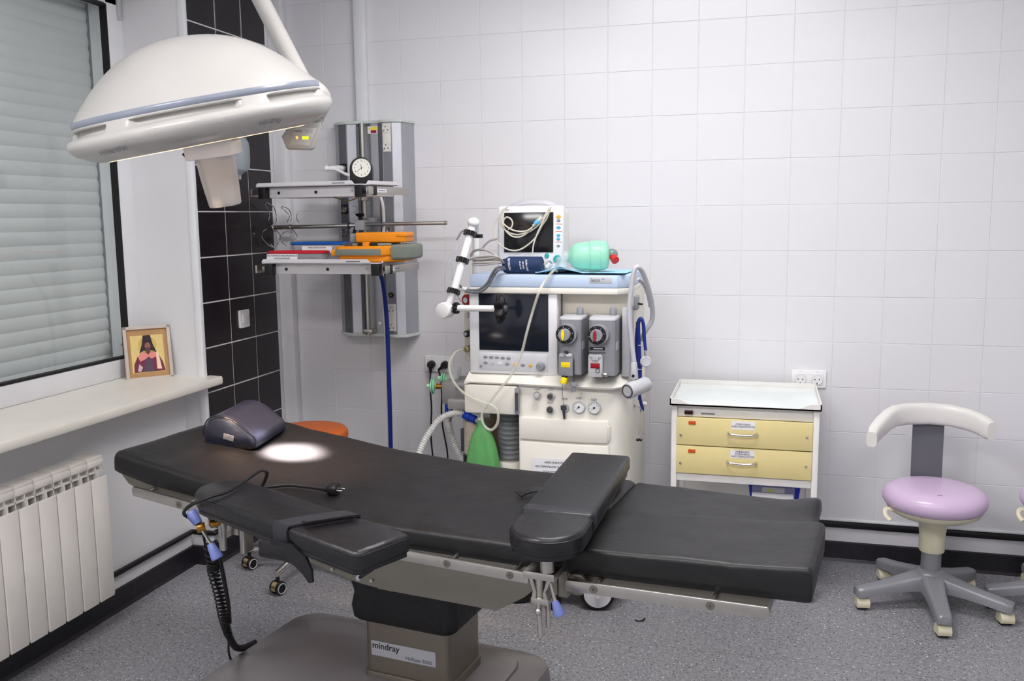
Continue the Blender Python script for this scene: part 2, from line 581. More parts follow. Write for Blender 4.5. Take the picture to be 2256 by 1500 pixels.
g = G()
g.tube([(-0.368, -3.0, 0.155), (-0.368, -2.0, 0.155), (-0.368, -0.75, 0.155), (-0.30, -0.75, 0.155), (-0.256, -0.745, 0.155), (-0.256, -0.4, 0.155), (-0.256, -0.06, 0.155)], 0.012, 10, 1)
g.obj('trim_5', M_BLACK, label='black cable run along the wall from the radiator round the pier', cat='trim', kind='structure')

# ------------------------------------------------------------------ window
win = thing('window_1', 'white framed window with a closed grey roller shutter behind the glass', 'window', (-0.58, -1.9, 0.88), kind='structure')
xg = -0.60
Yr, Yl, Zb, Zt = -0.73, -3.08, 0.878, 2.56
gl = dict(y1=-0.825, y0=-2.98, z0=0.965, z1=2.45)
g = G()
g.box(-0.66, Yr - 0.1, Zb, -0.575, Yr + 0.003, Zt, 0.004)
g.box(-0.66, Yl, Zb, -0.575, Yl + 0.1, Zt, 0.004)
g.box(-0.66, Yl, Zb, -0.575, Yr, gl['z0'] - 0.005, 0.004)
g.box(-0.66, Yl, gl['z1'] + 0.005, -0.575, Yr, Zt, 0.004)
g.obj('window_frame', M_PVC, win)
g = G()
for (a, b, c, d) in ((gl['y1'] - 0.006, gl['y1'] + 0.002, gl['z0'], gl['z1']), (gl['y0'] - 0.002, gl['y0'] + 0.012, gl['z0'], gl['z1']),
                     (gl['y0'], gl['y1'], gl['z0'] - 0.002, gl['z0'] + 0.005), (gl['y0'], gl['y1'], gl['z1'] - 0.008, gl['z1'] + 0.002)):
    g.box(-0.604, a, c, -0.573, b, d)
g.obj('gasket', M_RUBBER, win)
G().box(-0.605, gl['y0'], gl['z0'], -0.600, gl['y1'], gl['z1']).obj('pane', M_GLASS, win, ang=0)
g = G()
g.box(-0.70, gl['y1'] + 0.004, 0.90, -0.645, gl['y1'] + 0.03, 2.6)
g.obj('shutter_guide', M_GREY, win)
pitch = 0.0545
sl = None
for k in range(32):
    z = 0.915 + k * pitch
    if sl is None:
        P = []
        for i in range(9):
            t = i / 8
            P.append((0.0062 * math.sin(PI * t) ** 0.8, pitch * t))
        back = [(p[0] - 0.004, p[1]) for p in reversed(P)]
        g = G().ext(P + back, -3.05, -0.822, Matrix(((1, 0, 0, -0.68), (0, 0, 1, 0), (0, 1, 0, 0.915), (0, 0, 0, 1))))
        sl = g.obj('shutter_slat', M_SLAT, win, ang=60)
    else:
        inst(sl, 'shutter_slat', (0, 0, k * pitch), win)
G().box(-0.60, Yr - 0.03, 2.40, -0.565, Yr - 0.008, 2.50, 0.004).obj('hinge', M_LGREY, win)
G().sph((-0.598, -0.845, 1.02), 0.006).obj('sensor_stud', M_CHROME, win)
g = G()
pl = [(-0.59, 0.840), (-0.215, 0.828), (-0.208, 0.832), (-0.206, 0.838), (-0.206, 0.858), (-0.210, 0.865), (-0.59, 0.878)]
g.ext(pl, 0, 2.45, Matrix(((1, 0, 0, 0), (0, 0, 1, -3.14), (0, 1, 0, 0), (0, 0, 0, 1))))
g.obj('window_sill', M_PVC2, win)

# ------------------------------------------------------------------ ceiling lights (out of the picture, they light the room)
for (lx, ly, pw), ll in zip(LIGHTS, ('flat white ceiling panel light in front of the tiled wall', 'flat white ceiling panel light near the shuttered window', 'flat white ceiling panel light far from window and tiled wall')):
    t = thing('ceiling_light', ll, 'ceiling light', (lx, ly, CEIL), group='ceiling panel lights')
    g = G()
    for a in (-1, 1):
        g.box(lx + a * 0.6 - 0.02, ly - 0.32, CEIL - 0.05, lx + a * 0.6 + 0.02, ly + 0.32, CEIL)
        g.box(lx - 0.6, ly + a * 0.3 - 0.02, CEIL - 0.05, lx + 0.6, ly + a * 0.3 + 0.02, CEIL)
    g.obj('frame', M_WHITE, t)
    G().box(lx - 0.58, ly - 0.28, CEIL - 0.04, lx + 0.58, ly + 0.28, CEIL - 0.03).obj('diffuser', M_DIFF, t)

# ------------------------------------------------------------------ radiator
rad = thing('radiator', 'white aluminium panel radiator under the window sill', 'radiator', (-0.32, -1.65, 0))
g0 = None
for k in range(8):
    y1 = -1.395 - 0.0845 * k
    if g0 is None:
        yc = y1 - 0.041
        g = G()
        # front blade, curved sides and rounded lower end
        prof = [(yc - 0.0405, 0.150), (yc - 0.036, 0.140), (yc + 0.036, 0.140), (yc + 0.0405, 0.150), (yc + 0.0405, 0.61), (yc - 0.0405, 0.61)]
        g.ext(prof, -0.268, -0.258, Matrix(((0, 0, 1, 0), (1, 0, 0, 0), (0, 1, 0, 0), (0, 0, 0, 1))), bev=0.003)
        blade = g.obj('radiator_section', M_RAD, rad)
        g = G()
        g.cyl((-0.31, yc, 0.15), (-0.31, yc, 0.66), 0.018, seg=14)
        g.box(-0.352, yc - 0.003, 0.15, -0.262, yc + 0.003, 0.64)
        for zz in (0.17, 0.645):
            g.cyl((-0.315, yc - 0.0422, zz), (-0.315, yc + 0.0422, zz), 0.024, seg=14)
        s_in = g.obj('water_channel', M_RAD, rad)
        g = G()
        g.box(-0.345, yc - 0.0415, 0.672, -0.272, yc + 0.0415, 0.690, 0.006)
        g.box(-0.285, yc - 0.0415, 0.650, -0.268, yc + 0.0415, 0.676, 0.006)
        for yy in (yc - 0.0395, yc):
            g.box(-0.35, yy - 0.002, 0.60, -0.272, yy + 0.002, 0.675)
        g.box(-0.30, yc - 0.041, 0.628, -0.272, yc + 0.041, 0.633)
        s_top = g.obj('top_grille', M_RAD, rad)
        g0 = True
    else:
        for s_, n_ in ((blade, 'radiator_section'), (s_in, 'water_channel'), (s_top, 'top_grille')):
            inst(s_, n_, (0, -0.0845 * k, 0), rad)
g = G()
for yy in (-1.45, -1.95):
    g.box(-0.380, yy - 0.012, 0.52, -0.335, yy + 0.012, 0.56)
g.obj('wall_bracket', M_RAD, rad)

# ------------------------------------------------------------------ framed icon on the sill
A, B = Vector((-0.531, -0.909, 0.866)), Vector((-0.399, -0.768, 0.866))
wd = (B - A).length
xa = (B - A).normalized()
nrm = Vector((xa.y, -xa.x, 0))
lean = 0.16
upv = (Vector((0, 0, 1)) * math.cos(lean) - nrm * math.sin(lean))
M = Matrix(((xa.x, upv.x, nrm.x, A.x), (xa.y, upv.y, nrm.y, A.y), (xa.z, upv.z, nrm.z, A.z), (0, 0, 0, 1)))
# outward normal of the picture
nz = xa.cross(upv)
M = Matrix(((xa.x, upv.x, nz.x, A.x), (xa.y, upv.y, nz.y, A.y), (xa.z, upv.z, nz.z, A.z), (0, 0, 0, 1)))
H = 0.236
ic = thing('framed_icon', 'small framed religious icon of a robed figure leaning on the window sill', 'picture', tuple(A))
fwid = 0.014
g = G()
g.box(0, 0, -0.012, wd, fwid, 0.004, 0.002, M)
g.box(0, H - fwid, -0.012, wd, H, 0.004, 0.002, M)
g.box(0, 0, -0.012, fwid, H, 0.004, 0.002, M)
g.box(wd - fwid, 0, -0.012, wd, H, 0.004, 0.002, M)
g.obj('picture_frame', mat('pale_grey_wood', (196, 184, 174), 0.6, noise=(20, 0.08)), ic)
G().box(0.01, 0.01, -0.011, wd - 0.01, H - 0.01, -0.006, 0, M).obj('picture_board', mat('icon_tan_border', (176, 138, 92), 0.6, noise=(60, 0.08)), ic, ang=0)
cx = wd / 2
def flat(poly, z, name, m):
    G().ext(poly, z - 0.0004, z, M).obj(name, m, ic, ang=0)
flat([(0.028, 0.034), (wd - 0.030, 0.034), (wd - 0.030, H - 0.040), (0.028, H - 0.040)], -0.0054, 'picture_ground', mat('icon_gold', (222, 196, 128), 0.5, noise=(40, 0.06)))
flat([(cx + 0.038 * math.cos(a * PI / 12), 0.152 + 0.038 * math.sin(a * PI / 12)) for a in range(24)], -0.0049, 'halo', mat('icon_halo', (206, 178, 92), 0.4))
flat([(cx - 0.062, 0.036), (cx + 0.066, 0.036), (cx + 0.058, 0.075), (cx + 0.044, 0.105), (cx + 0.022, 0.122), (cx - 0.022, 0.122), (cx - 0.044, 0.105), (cx - 0.06, 0.07)], -0.0044, 'robe', mat('icon_plum', (112, 34, 62), 0.6, noise=(50, 0.25)))
flat([(cx - 0.044, 0.105), (cx - 0.024, 0.121), (cx + 0.024, 0.121), (cx + 0.044, 0.103), (cx + 0.012, 0.092), (cx, 0.102), (cx - 0.012, 0.092), (cx - 0.034, 0.082)], -0.0039, 'shoulder_cape', mat('icon_pink', (224, 138, 130), 0.6))
flat([(cx - 0.024, 0.036), (cx + 0.022, 0.036), (cx + 0.014, 0.09), (cx, 0.1), (cx - 0.014, 0.09)], -0.0036, 'inner_robe', mat('icon_grey', (84, 66, 84), 0.6, noise=(60, 0.2)))
flat([(cx - 0.036, 0.118), (cx - 0.023, 0.155), (cx - 0.016, 0.195), (cx + 0.014, 0.196), (cx + 0.022, 0.155), (cx + 0.036, 0.116), (cx + 0.018, 0.128), (cx - 0.018, 0.128)], -0.0036, 'hood', mat('icon_black', (40, 28, 40), 0.6))
flat([(cx + 0.012 * math.cos(a * PI / 8), 0.147 + 0.017 * math.sin(a * PI / 8)) for a in range(16)], -0.0030, 'face', mat('icon_face', (150, 92, 74), 0.6))
flat([(cx - 0.012, 0.142), (cx + 0.012, 0.142), (cx + 0.009, 0.12), (cx, 0.110), (cx - 0.009, 0.12)], -0.0026, 'beard', mat('icon_beard', (92, 58, 54), 0.6))
flat([(cx + 0.032, 0.046), (cx + 0.052, 0.044), (cx + 0.046, 0.09), (cx + 0.040, 0.122), (cx + 0.032, 0.118)], -0.0030, 'scroll', mat('icon_cream', (238, 206, 178), 0.6))
flat([(cx - 0.048, 0.040), (cx - 0.036, 0.038), (cx - 0.026, 0.056), (cx - 0.040, 0.072)], -0.0030, 'sleeve_trim', mat('icon_cream2', (196, 178, 178), 0.6))

# ------------------------------------------------------------------ light switch on the black pier
sw = thing('light_switch', 'single white rocker light switch on black tiles', 'light switch', (-0.27, -0.40, 1.09))
Ms = facing((-0.2700, -0.398, 1.089), (1, 0, 0))
G().ext(rrect(0.084, 0.084, 0.006), 0, 0.010, Ms, 0.002).obj('switch_plate', M_WHITE, sw)
G().ext(rrect(0.046, 0.046, 0.003), 0.010, 0.014, Ms, 0.0015).obj('rocker', M_PVC, sw)

# ------------------------------------------------------------------ wall sockets
def schuko(parent, c, n=(0, -1, 0), upv=(0, 0, 1), r=0.02, face=M_WHITE):
    Mx = facing(c, n, upv)
    o = G().lathe([(r + 0.003, 0.0), (r + 0.003, 0.0022), (r, 0.0022), (r - 0.001, 0.0006), (0.001, 0.0006)], Mx, 28).obj('socket', face, parent)
    for s_ in (-1, 1):
        G().cyl(Mx @ Vector((s_ * 0.0095, 0, 0.0004)), Mx @ Vector((s_ * 0.0095, 0, 0.0012)), 0.0028, seg=10).obj('pin_hole', M_BLACK, o)
    G().box(-0.0022, -r - 0.0005, 0.0004, 0.0022, -r + 0.005, 0.0028, 0, Mx).obj('earth_clip', M_BLACK, o)
    return o
def double_socket(x0, z0, label, covers=()):
    t = thing('wall_socket', label, 'socket', (x0, 0, z0))
    Mx = facing((x0, -0.0002, z0))
    G().ext(rrect(0.147, 0.078, 0.004), 0, 0.009, Mx, 0.002).obj('socket_plate', M_WHITE, t)
    for s_ in (-1, 1):
        c = (x0 + s_ * 0.0355, -0.0095, z0 - 0.002)
        G().ext(rrect(0.052, 0.052, 0.002), 0.009, 0.0105, Mx @ Matrix.Translation((s_ * 0.0355, -0.002, 0)), 0.0008).obj('socket_insert', M_PVC, t)
        schuko(t, (c[0], -0.0107, c[2]))
        G().box(c[0] - 0.006, -0.0098, z0 + 0.0315, c[0] + 0.006, -0.0090, z0 + 0.0335).obj('maker_mark', M_LGREY, t)
    return t
double_socket(2.304, 0.826, 'white double wall socket above the drawer trolley, both outlets empty')
double_socket(0.5655, 0.836, 'white double wall socket with two black plugs in it, beside the anaesthesia machine')

# ================================================================== OPERATING TABLE
# table frame: x along the table towards the foot end, y across it towards the tiled wall
from mathutils import noise as mnoise
T_O = Vector((1.1844, -2.0252, 0.0))
T_A = -math.radians(8)
TS_, TZ_ = 1.06, -0.0934                       # sketch units -> metres for the tabletop parts
def tq(u, v, z):
    return Vector((TS_ * u, TS_ * v, TS_ * z + TZ_))
def tthing(name, label, cat, p=None, group=None):
    q = tq(*p) if p else ZERO
    wpos = T_O + Matrix.Rotation(T_A, 3, 'Z') @ q
    o = thing(name, label, cat, tuple(wpos), T_A, True, group)
    OFF[o] = q
    return o
def tobj(g, name, m, parent, **k):
    g.v = [tq(*v) for v in g.v]
    return g.obj(name, m, parent, **k)
def lerp_tab(tab, x):
    if x <= tab[0][0]: return tab[0][1]
    for (a, b), (c, d) in zip(tab, tab[1:]):
        if x <= c:
            t = (x - a) / (c - a)
            t = t * t * (3 - 2 * t) * 0.4 + t * 0.6
            return b + (d - b) * t
    return tab[-1][1]
UZ = Matrix(((1, 0, 0, 0), (0, 0, 1, 0), (0, 1, 0, 0), (0, 0, 0, 1)))     # polygon in (u,z), extruded along v

table = tthing('operating_table', 'long operating table with black padding on a steel column and base', 'operating table')

def cushion(u0, u1, v0, v1, top, bot, rad=0.022, nu=60, nv=22, wr=0.003, ws=6.0, seed=0.0):
    g = G()
    us = [u0, u0 + rad * 0.1, u0 + rad * 0.35, u0 + rad] + [u0 + rad + (u1 - u0 - 2 * rad) * i / nu for i in range(1, nu)] + [u1 - rad, u1 - rad * 0.35, u1 - rad * 0.1, u1]
    loops = []
    for i, uu in enumerate(us):
        d = min(uu - u0, u1 - uu)
        ins = rad - math.sqrt(max(0, rad * rad - (rad - min(d, rad)) ** 2))
        zt = top(uu) - ins
        zb = bot(uu) + ins * 0.4
        L = []
        a0, a1 = v0 + ins * 0.3, v1 - ins * 0.3
        L.append((uu, a0 + 0.004, zb))
        for f in (0.1, 0.35, 0.65):
            zz = zb + (zt - rad - zb) * f
            L.append((uu, a0 - wr * 0.9 * mnoise.noise((uu * ws * 1.4, zz * 14, seed + 3)), zz))
        for k in range(4):
            t = PI / 2 * k / 4
            L.append((uu, a0 + rad * (1 - math.cos(t)), zt - rad + rad * math.sin(t)))
        for j in range(nv + 1):
            vv = a0 + rad + (a1 - a0 - 2 * rad) * j / nv
            n = mnoise.noise((uu * ws, vv * ws * 0.8, seed)) + 0.5 * mnoise.noise((uu * ws * 2.3 + vv * 6, vv * ws * 2, seed + 9))
            L.append((uu, vv, zt + wr * n))
        for k in range(1, 5):
            t = PI / 2 * k / 4
            L.append((uu, a1 - rad + rad * math.sin(t), zt - rad + rad * math.cos(t)))
        for f in (0.65, 0.35, 0.1):
            L.append((uu, a1, zb + (zt - rad - zb) * f))
        L.append((uu, a1 - 0.004, zb))
        loops.append(L)
    return g.loft(loops)

TOPT = [(-0.96, 0.896), (-0.80, 0.869), (-0.65, 0.846), (-0.30, 0.808), (0.0, 0.789), (0.45, 0.793)]
BOTT = [(-0.96, 0.832), (-0.80, 0.803), (-0.30, 0.748), (0.0, 0.734), (0.45, 0.734)]
m1 = tobj(cushion(-0.955, 0.445, 0.0, 0.60, lambda u: lerp_tab(TOPT, u), lambda u: lerp_tab(BOTT, u), 0.018, 90, 26, 0.0034, 5.5), 'mattress', M_SHEET, table, ang=60)
m1['label'] = 'black sheeted mattress of the table'
LT1 = [(0.43, 0.797), (0.80, 0.812), (0.985, 0.826)]
LT2 = [(0.43, 0.787), (0.80, 0.784), (0.985, 0.786)]
tobj(cushion(0.44, 0.985, 0.0, 0.318, lambda u: lerp_tab(LT1, u), lambda u: 0.733 + (u - 0.44) * 0.03, 0.012, 40, 14, 0.0025, 6, 4.0), 'leg_pad', M_SHEET, table, ang=60)
g = cushion(0.44, 0.955, 0.306, 0.60, lambda u: lerp_tab(LT2, u), lambda u: 0.733 + (u - 0.44) * 0.03, 0.012, 40, 14, 0.004, 6, 8.0)
for i, v in enumerate(g.v):                                # raised crease in the cover at the far foot corner
    d = math.hypot((v.x - 0.945) * 1.0, (v.y - 0.56) * 0.8)
    if d < 0.09 and v.z > 0.75:
        v.z += 0.018 * (1 - d / 0.09) ** 1.5
tobj(g, 'leg_pad', M_SHEET, table, ang=60)

# steel frame sections
g = G().ext([(-0.935, 0.833), (-0.60, 0.783), (-0.60, 0.742), (-0.70, 0.757), (-0.83, 0.772), (-0.905, 0.802)], 0.004, 0.596, UZ)
tobj(g, 'head_section_frame', M_STEEL2, table)
g = G().ext([(-0.60, 0.779), (-0.35, 0.752), (-0.01, 0.735), (-0.06, 0.59), (-0.166, 0.599), (-0.445, 0.664), (-0.69, 0.748)], 0.05, 0.55, UZ)
bs = tobj(g, 'back_section_frame', M_STEEL2, table)
g = G().ext([(-0.098, 0.738), (0.345, 0.731), (0.342, 0.66), (0.318, 0.638), (0.244, 0.591), (-0.098, 0.594)], 0.045, 0.555, UZ)
sf = tobj(g, 'seat_section_frame', M_STEEL2, table)
for (pu, pz) in ((-0.118, 0.612), (-0.145, 0.63), (-0.24, 0.625)):
    g = G().cyl((pu, 0.049, pz), (pu, 0.044, pz), 0.005, seg=12)
    tobj(g, 'screw', M_STEEL, bs)
g = G().ext([(0.445, 0.735), (0.47, 0.738), (0.90, 0.748), (0.90, 0.712), (0.52, 0.695), (0.485, 0.688), (0.455, 0.70), (0.44, 0.715)], 0.012, 0.285, UZ)
lf = tobj(g, 'leg_section_frame', M_STEEL2, table)
g = G().ext([(0.445, 0.735), (0.90, 0.748), (0.90, 0.712), (0.52, 0.695), (0.455, 0.70)], 0.32, 0.585, UZ)
tobj(g, 'leg_section_frame', M_STEEL2, table)
g = G().cyl((0.472, 0.012, 0.716), (0.472, -0.012, 0.716), 0.026, seg=28, bev=0.003)
tobj(g, 'hinge', M_STEEL2, table)
g = G().cyl((0.472, -0.011, 0.716), (0.472, -0.017, 0.716), 0.013, seg=24, bev=0.002)
tobj(g, 'hinge_pin', M_STEEL, table)
for (uu, zz) in ((0.36, 0.72), (0.40, 0.718), (0.425, 0.715)):
    g = G().box(uu - 0.014, 0.03, zz - 0.055, uu + 0.010, 0.55, zz + 0.015, 0.003)
    tobj(g, 'hinge_bracket', M_STEEL2, table)
# accessory rails with stand-offs
def rail(a, b, bolts, pins, hh=0.026):
    (ua, za), (ub, zb) = a, b
    g = G().ext([(ua + 0.004, za + hh / 2), (ub - 0.004, zb + hh / 2), (ub, zb + hh / 2 - 0.006), (ub, zb - hh / 2 + 0.004), (ub - 0.004, zb - hh / 2), (ua + 0.004, za - hh / 2), (ua, za - hh / 2 + 0.006), (ua, za + hh / 2 - 0.006)], -0.042, -0.030, UZ, 0.0015)
    r = tobj(g, 'side_rail', M_STEEL, table)
    for t in bolts:
        uu, zz = ua + (ub - ua) * t, za + (zb - za) * t
        g = G().cyl((uu, -0.0415, zz), (uu, -0.0435, zz), 0.0095, seg=20)
        s_ = tobj(g, 'countersunk_screw', M_STEEL2, r)
        g = G().cyl((uu, -0.0434, zz), (uu, -0.0442, zz), 0.0028, seg=8)
        tobj(g, 'screw', M_DGREY, r)
    for t in pins:
        uu, zz = ua + (ub - ua) * t, za + (zb - za) * t
        g = G().cyl((uu, -0.032, zz + 0.006), (uu, 0.05, zz + 0.006), 0.0065, seg=12)
        tobj(g, 'rail_standoff', M_STEEL, r)
    return r
rail((-0.845, 0.797), (-0.45, 0.757), (0.43,), (0.12, 0.5, 0.9))
rail((-0.02, 0.735), (0.365, 0.726), (0.03, 0.45, 0.88), (0.05, 0.47, 0.9))
rail((0.455, 0.724), (0.905, 0.733), (0.15, 0.73), (0.16, 0.74))
# black angled handle under the frame
g = G().tube([(-0.072, 0.04, 0.700), (-0.045, -0.03, 0.708), (-0.04, -0.045, 0.705), (-0.052, -0.05, 0.69), (-0.093, -0.045, 0.66)], 0.005, 8, 4)
tobj(g, 'release_handle', M_BLACK, table)
g = G().cyl((-0.093, -0.045, 0.66), (-0.098, -0.045, 0.656), 0.007, seg=10)
tobj(g, 'release_knob', M_LGREY, table)

# column, sleeve and base in metres of the table frame
G().ext(rrect(0.29, 0.225, 0.022, 5, -0.14, 0.36), 0.12, 0.50, None, 0.0).obj('column', M_COLUMN, table)
loops = []
for i, (zz, gr) in enumerate(((0.56, 0.03), (0.53, 0.034), (0.50, 0.026), (0.46, 0.036), (0.42, 0.028), (0.38, 0.036), (0.345, 0.030), (0.335, 0.022))):
    L = []
    rr = rrect(0.29 + 2 * gr, 0.225 + 2 * gr, 0.035, 8, -0.14, 0.36)
    for j, p in enumerate(rr):
        n = mnoise.noise((p[0] * 16, p[1] * 16, zz * 20))
        L.append((p[0] + 0.006 * n, p[1] + 0.006 * n, zz + (0.012 * mnoise.noise((p[0] * 9, p[1] * 9, 5)) if i > 3 else 0)))
    loops.append(L)
G().loft(loops).obj('column_sleeve', mat('black_pleated_sleeve', (16, 15, 18), 0.55, bump=(18, 0.4, 0.02)), table, ang=50)
pm = Matrix.Translation((-0.148, 0.2470, 0.244))
G().box(-0.112, -0.0015, -0.024, 0.112, 0.001, 0.024, 0.001, pm).obj('name_plate', M_LGREY, table)
text('mindray', 0.028, facing((-0.208, 0.2452, 0.253)), M_INK, table, sx=1.05)
text('HyBase 3000', 0.0165, facing((-0.094, 0.2452, 0.231)), M_INKG, table, sx=1.05)
def brect(u0, u1, v0, v1, r):
    return rrect(u1 - u0, v1 - v0, r, 8, (u0 + u1) / 2, (v0 + v1) / 2)
loops = []
for zz, ins, r in ((0.004, 0.006, 0.10), (0.015, 0.0, 0.105), (0.070, 0.004, 0.105), (0.088, 0.012, 0.10), (0.098, 0.028, 0.095), (0.108, 0.075, 0.10), (0.110, 0.082, 0.10),
                   (0.119, 0.086, 0.10), (0.124, 0.094, 0.10), (0.130, 0.13, 0.09), (0.142, 0.19, 0.06), (0.150, 0.25, 0.03)):
    loops.append([(x, y, zz) for x, y in brect(-0.835 + ins, 0.195 - ins, -0.03 + ins, 0.69 - ins, r)])
G().loft(loops).obj('base', M_BASE, table, ang=30)
for (bu, bv) in ((-0.7, 0.06), (-0.7, 0.6), (0.08, 0.06), (0.08, 0.6)):
    G().cyl((bu, bv, 0.0), (bu, bv, 0.02), 0.03, seg=16).obj('foot', M_RUBBER, table)
G().ext(rrect(0.302, 0.237, 0.026, 5, -0.14, 0.36), 0.125, 0.168, None, 0.004).obj('column_collar', M_COLUMN, table)

# ------------------------------------------------------------------ arm boards
def arm_board(name, label, p0, heading, L, Wd, th, zt, tip, sleeve=None):
    """p0: centre of the rounded end's circle, heading (radians, table frame) towards the square end"""
    t = tthing(name, label, 'arm board', (p0[0], p0[1], zt))
    Mx = Matrix.Translation((p0[0], p0[1], 0)) @ Matrix.Rotation(heading, 4, 'Z')
    out = [(L, -Wd / 2 + 0.012), (L - 0.003, Wd / 2 - 0.004), (L - 0.012, Wd / 2)]
    n = 14
    for i in range(n + 1):
        a = PI / 2 + PI * i / n
        out.append((tip * math.cos(a), Wd / 2 * math.sin(a)))
    out += [(L - 0.012, -Wd / 2)]
    g = G().ext(out, zt - th, zt, Mx, 0.012, 3)
    tobj(g, 'arm_pad', M_LEATHER, t, ang=50)
    sc = [(x * 0.985 + 0.004, y * 0.96) for x, y in out]
    g = G().ext(sc, zt - th - 0.008, zt - th + 0.004, Mx, 0.002)
    tobj(g, 'board', M_BLACK, t)
    n2 = [Mx @ Vector((x * 1.004, y * 1.006, zt - 0.010)) for x, y in out]
    g = G().tube(n2 + [n2[0]], 0.0016, 6, 1)
    tobj(g, 'piping', M_LEATHER, t)
    return t, Mx
ab1, MA = arm_board('arm_board', 'black padded arm board angled out beside the table with the cord across it', (-0.42, -0.134), -math.radians(18), 0.605, 0.15, 0.046, 0.88, 0.085)
# broad strap round the pad with its loose tail
def strap(pts, w, name, parent, m, nrm=(0, 0, 1), th=0.003):
    P = catmull(pts, 6)
    loops = []
    for i, p in enumerate(P):
        d = (P[min(i + 1, len(P) - 1)] - P[max(i - 1, 0)]).normalized()
        s_ = Vector(nrm).cross(d).normalized()
        nn = d.cross(s_).normalized()
        ww = w(i / (len(P) - 1)) if callable(w) else w
        loops.append([p - s_ * ww / 2 - nn * th / 2, p + s_ * ww / 2 - nn * th / 2, p + s_ * ww / 2 + nn * th / 2, p - s_ * ww / 2 + nn * th / 2])
    return tobj(G().loft(loops), name, m, parent, ang=40)
M_STRAP = mat('black_webbing', (38, 38, 44), 0.6, bump=(120, 0.2, 0.002))
pp = lambda x, y, z: Mx_pt(MA, x, y, z)
def Mx_pt(Mx, x, y, z):
    v = Mx @ Vector((x, y, 0)); return (v.x, v.y, z)
lp = []
for y, z in ((-0.0775, 0.838), (-0.0785, 0.872), (-0.074, 0.8825), (-0.04, 0.8835), (0.0, 0.884), (0.04, 0.8835), (0.074, 0.8825), (0.0785, 0.872), (0.0775, 0.838)):
    xc = 0.375 + 0.42 * y
    dz, dy = (0.0022, 0.0) if abs(y) < 0.076 else (0.0, math.copysign(0.0022, y))
    lp.append([pp(xc - 0.026, y - dy, z - dz), pp(xc + 0.026, y - dy, z - dz), pp(xc + 0.026, y + dy, z + dz), pp(xc - 0.026, y + dy, z + dz)])
tobj(G().loft(lp), 'strap', M_STRAP, ab1, ang=40)
lp = []
for y in (-0.05, -0.02, 0.01, 0.04, 0.06):
    xc = 0.418 + 0.42 * y
    zz = 0.887 + 0.05 * (0.06 - y) * 0.4
    lp.append([pp(xc - 0.012, y, zz), pp(xc + 0.012, y, zz + 0.004), pp(xc + 0.012, y, zz + 0.007), pp(xc - 0.012, y, zz + 0.003)])
tobj(G().loft(lp), 'strap_end', M_BLACK, ab1, ang=40)
g = G().box(-0.168, -0.335, 0.805, -0.085, -0.318, 0.846, 0.008)
tobj(g, 'strap_housing', M_BLACK, ab1)
lp = []
for (uu, zz, ww) in ((-0.13, 0.828, 0.020), (-0.100, 0.830, 0.022), (-0.075, 0.826, 0.022), (-0.052, 0.812, 0.019), (-0.036, 0.790, 0.013), (-0.028, 0.768, 0.005)):
    a_ = {0.020: 0.1, 0.022: 0.0, 0.019: -0.8, 0.013: -1.1, 0.005: -1.35}[ww]
    nx, nz = -math.sin(a_), math.cos(a_)
    lp.append([(uu - nx * ww, -0.334, zz - nz * ww), (uu + nx * ww, -0.334, zz + nz * ww), (uu + nx * ww, -0.327, zz + nz * ww), (uu - nx * ww, -0.327, zz - nz * ww)])
tobj(G().loft(lp), 'loose_strap', M_BLACK, ab1, ang=50)
# rail clamp of this board
def knob_lever(a, b, r0, r1, parent, m):
    g = G().cyl(a, b, r0, r1, seg=14, bev=0.005)
    tobj(g, 'clamp_knob', m, parent)
cl = ab1
g = G()
g.box(-0.475, -0.085, 0.735, -0.435, -0.043, 0.80, 0.004)
g.cyl((-0.46, -0.10, 0.80), (-0.46, -0.10, 0.830), 0.02, seg=16)
g.cyl((-0.462, -0.115, 0.795), (-0.475, -0.10, 0.70), 0.010, seg=12)
g.box(-0.43, -0.09, 0.69, -0.415, -0.05, 0.79, 0.003)
tobj(g, 'rail_clamp', M_STEEL, cl)
g = G().cyl((-0.470, -0.150, 0.784), (-0.455, -0.13, 0.789), 0.0115, seg=16, bev=0.002)
tobj(g, 'clamp_screw', M_BRASS, cl)
g = G().cyl((-0.50, -0.165, 0.774), (-0.485, -0.150, 0.777), 0.0125, seg=16, bev=0.002)
tobj(g, 'clamp_screw', M_BRASS, cl)
g = G().cyl((-0.512, -0.16, 0.803), (-0.452, -0.16, 0.725), 0.004, seg=8)
tobj(g, 'clamp_lever', M_STEEL, cl)
knob_lever((-0.523, -0.16, 0.815), (-0.497, -0.16, 0.785), 0.015, 0.012, cl, M_LBLUE)
knob_lever((-0.463, -0.16, 0.738), (-0.440, -0.16, 0.700), 0.010, 0.016, cl, M_LBLUE)
g = G().box(-0.56, -0.06, 0.735, -0.515, -0.02, 0.80, 0.006)
tobj(g, 'clamp_jaw', M_BLACK, cl)

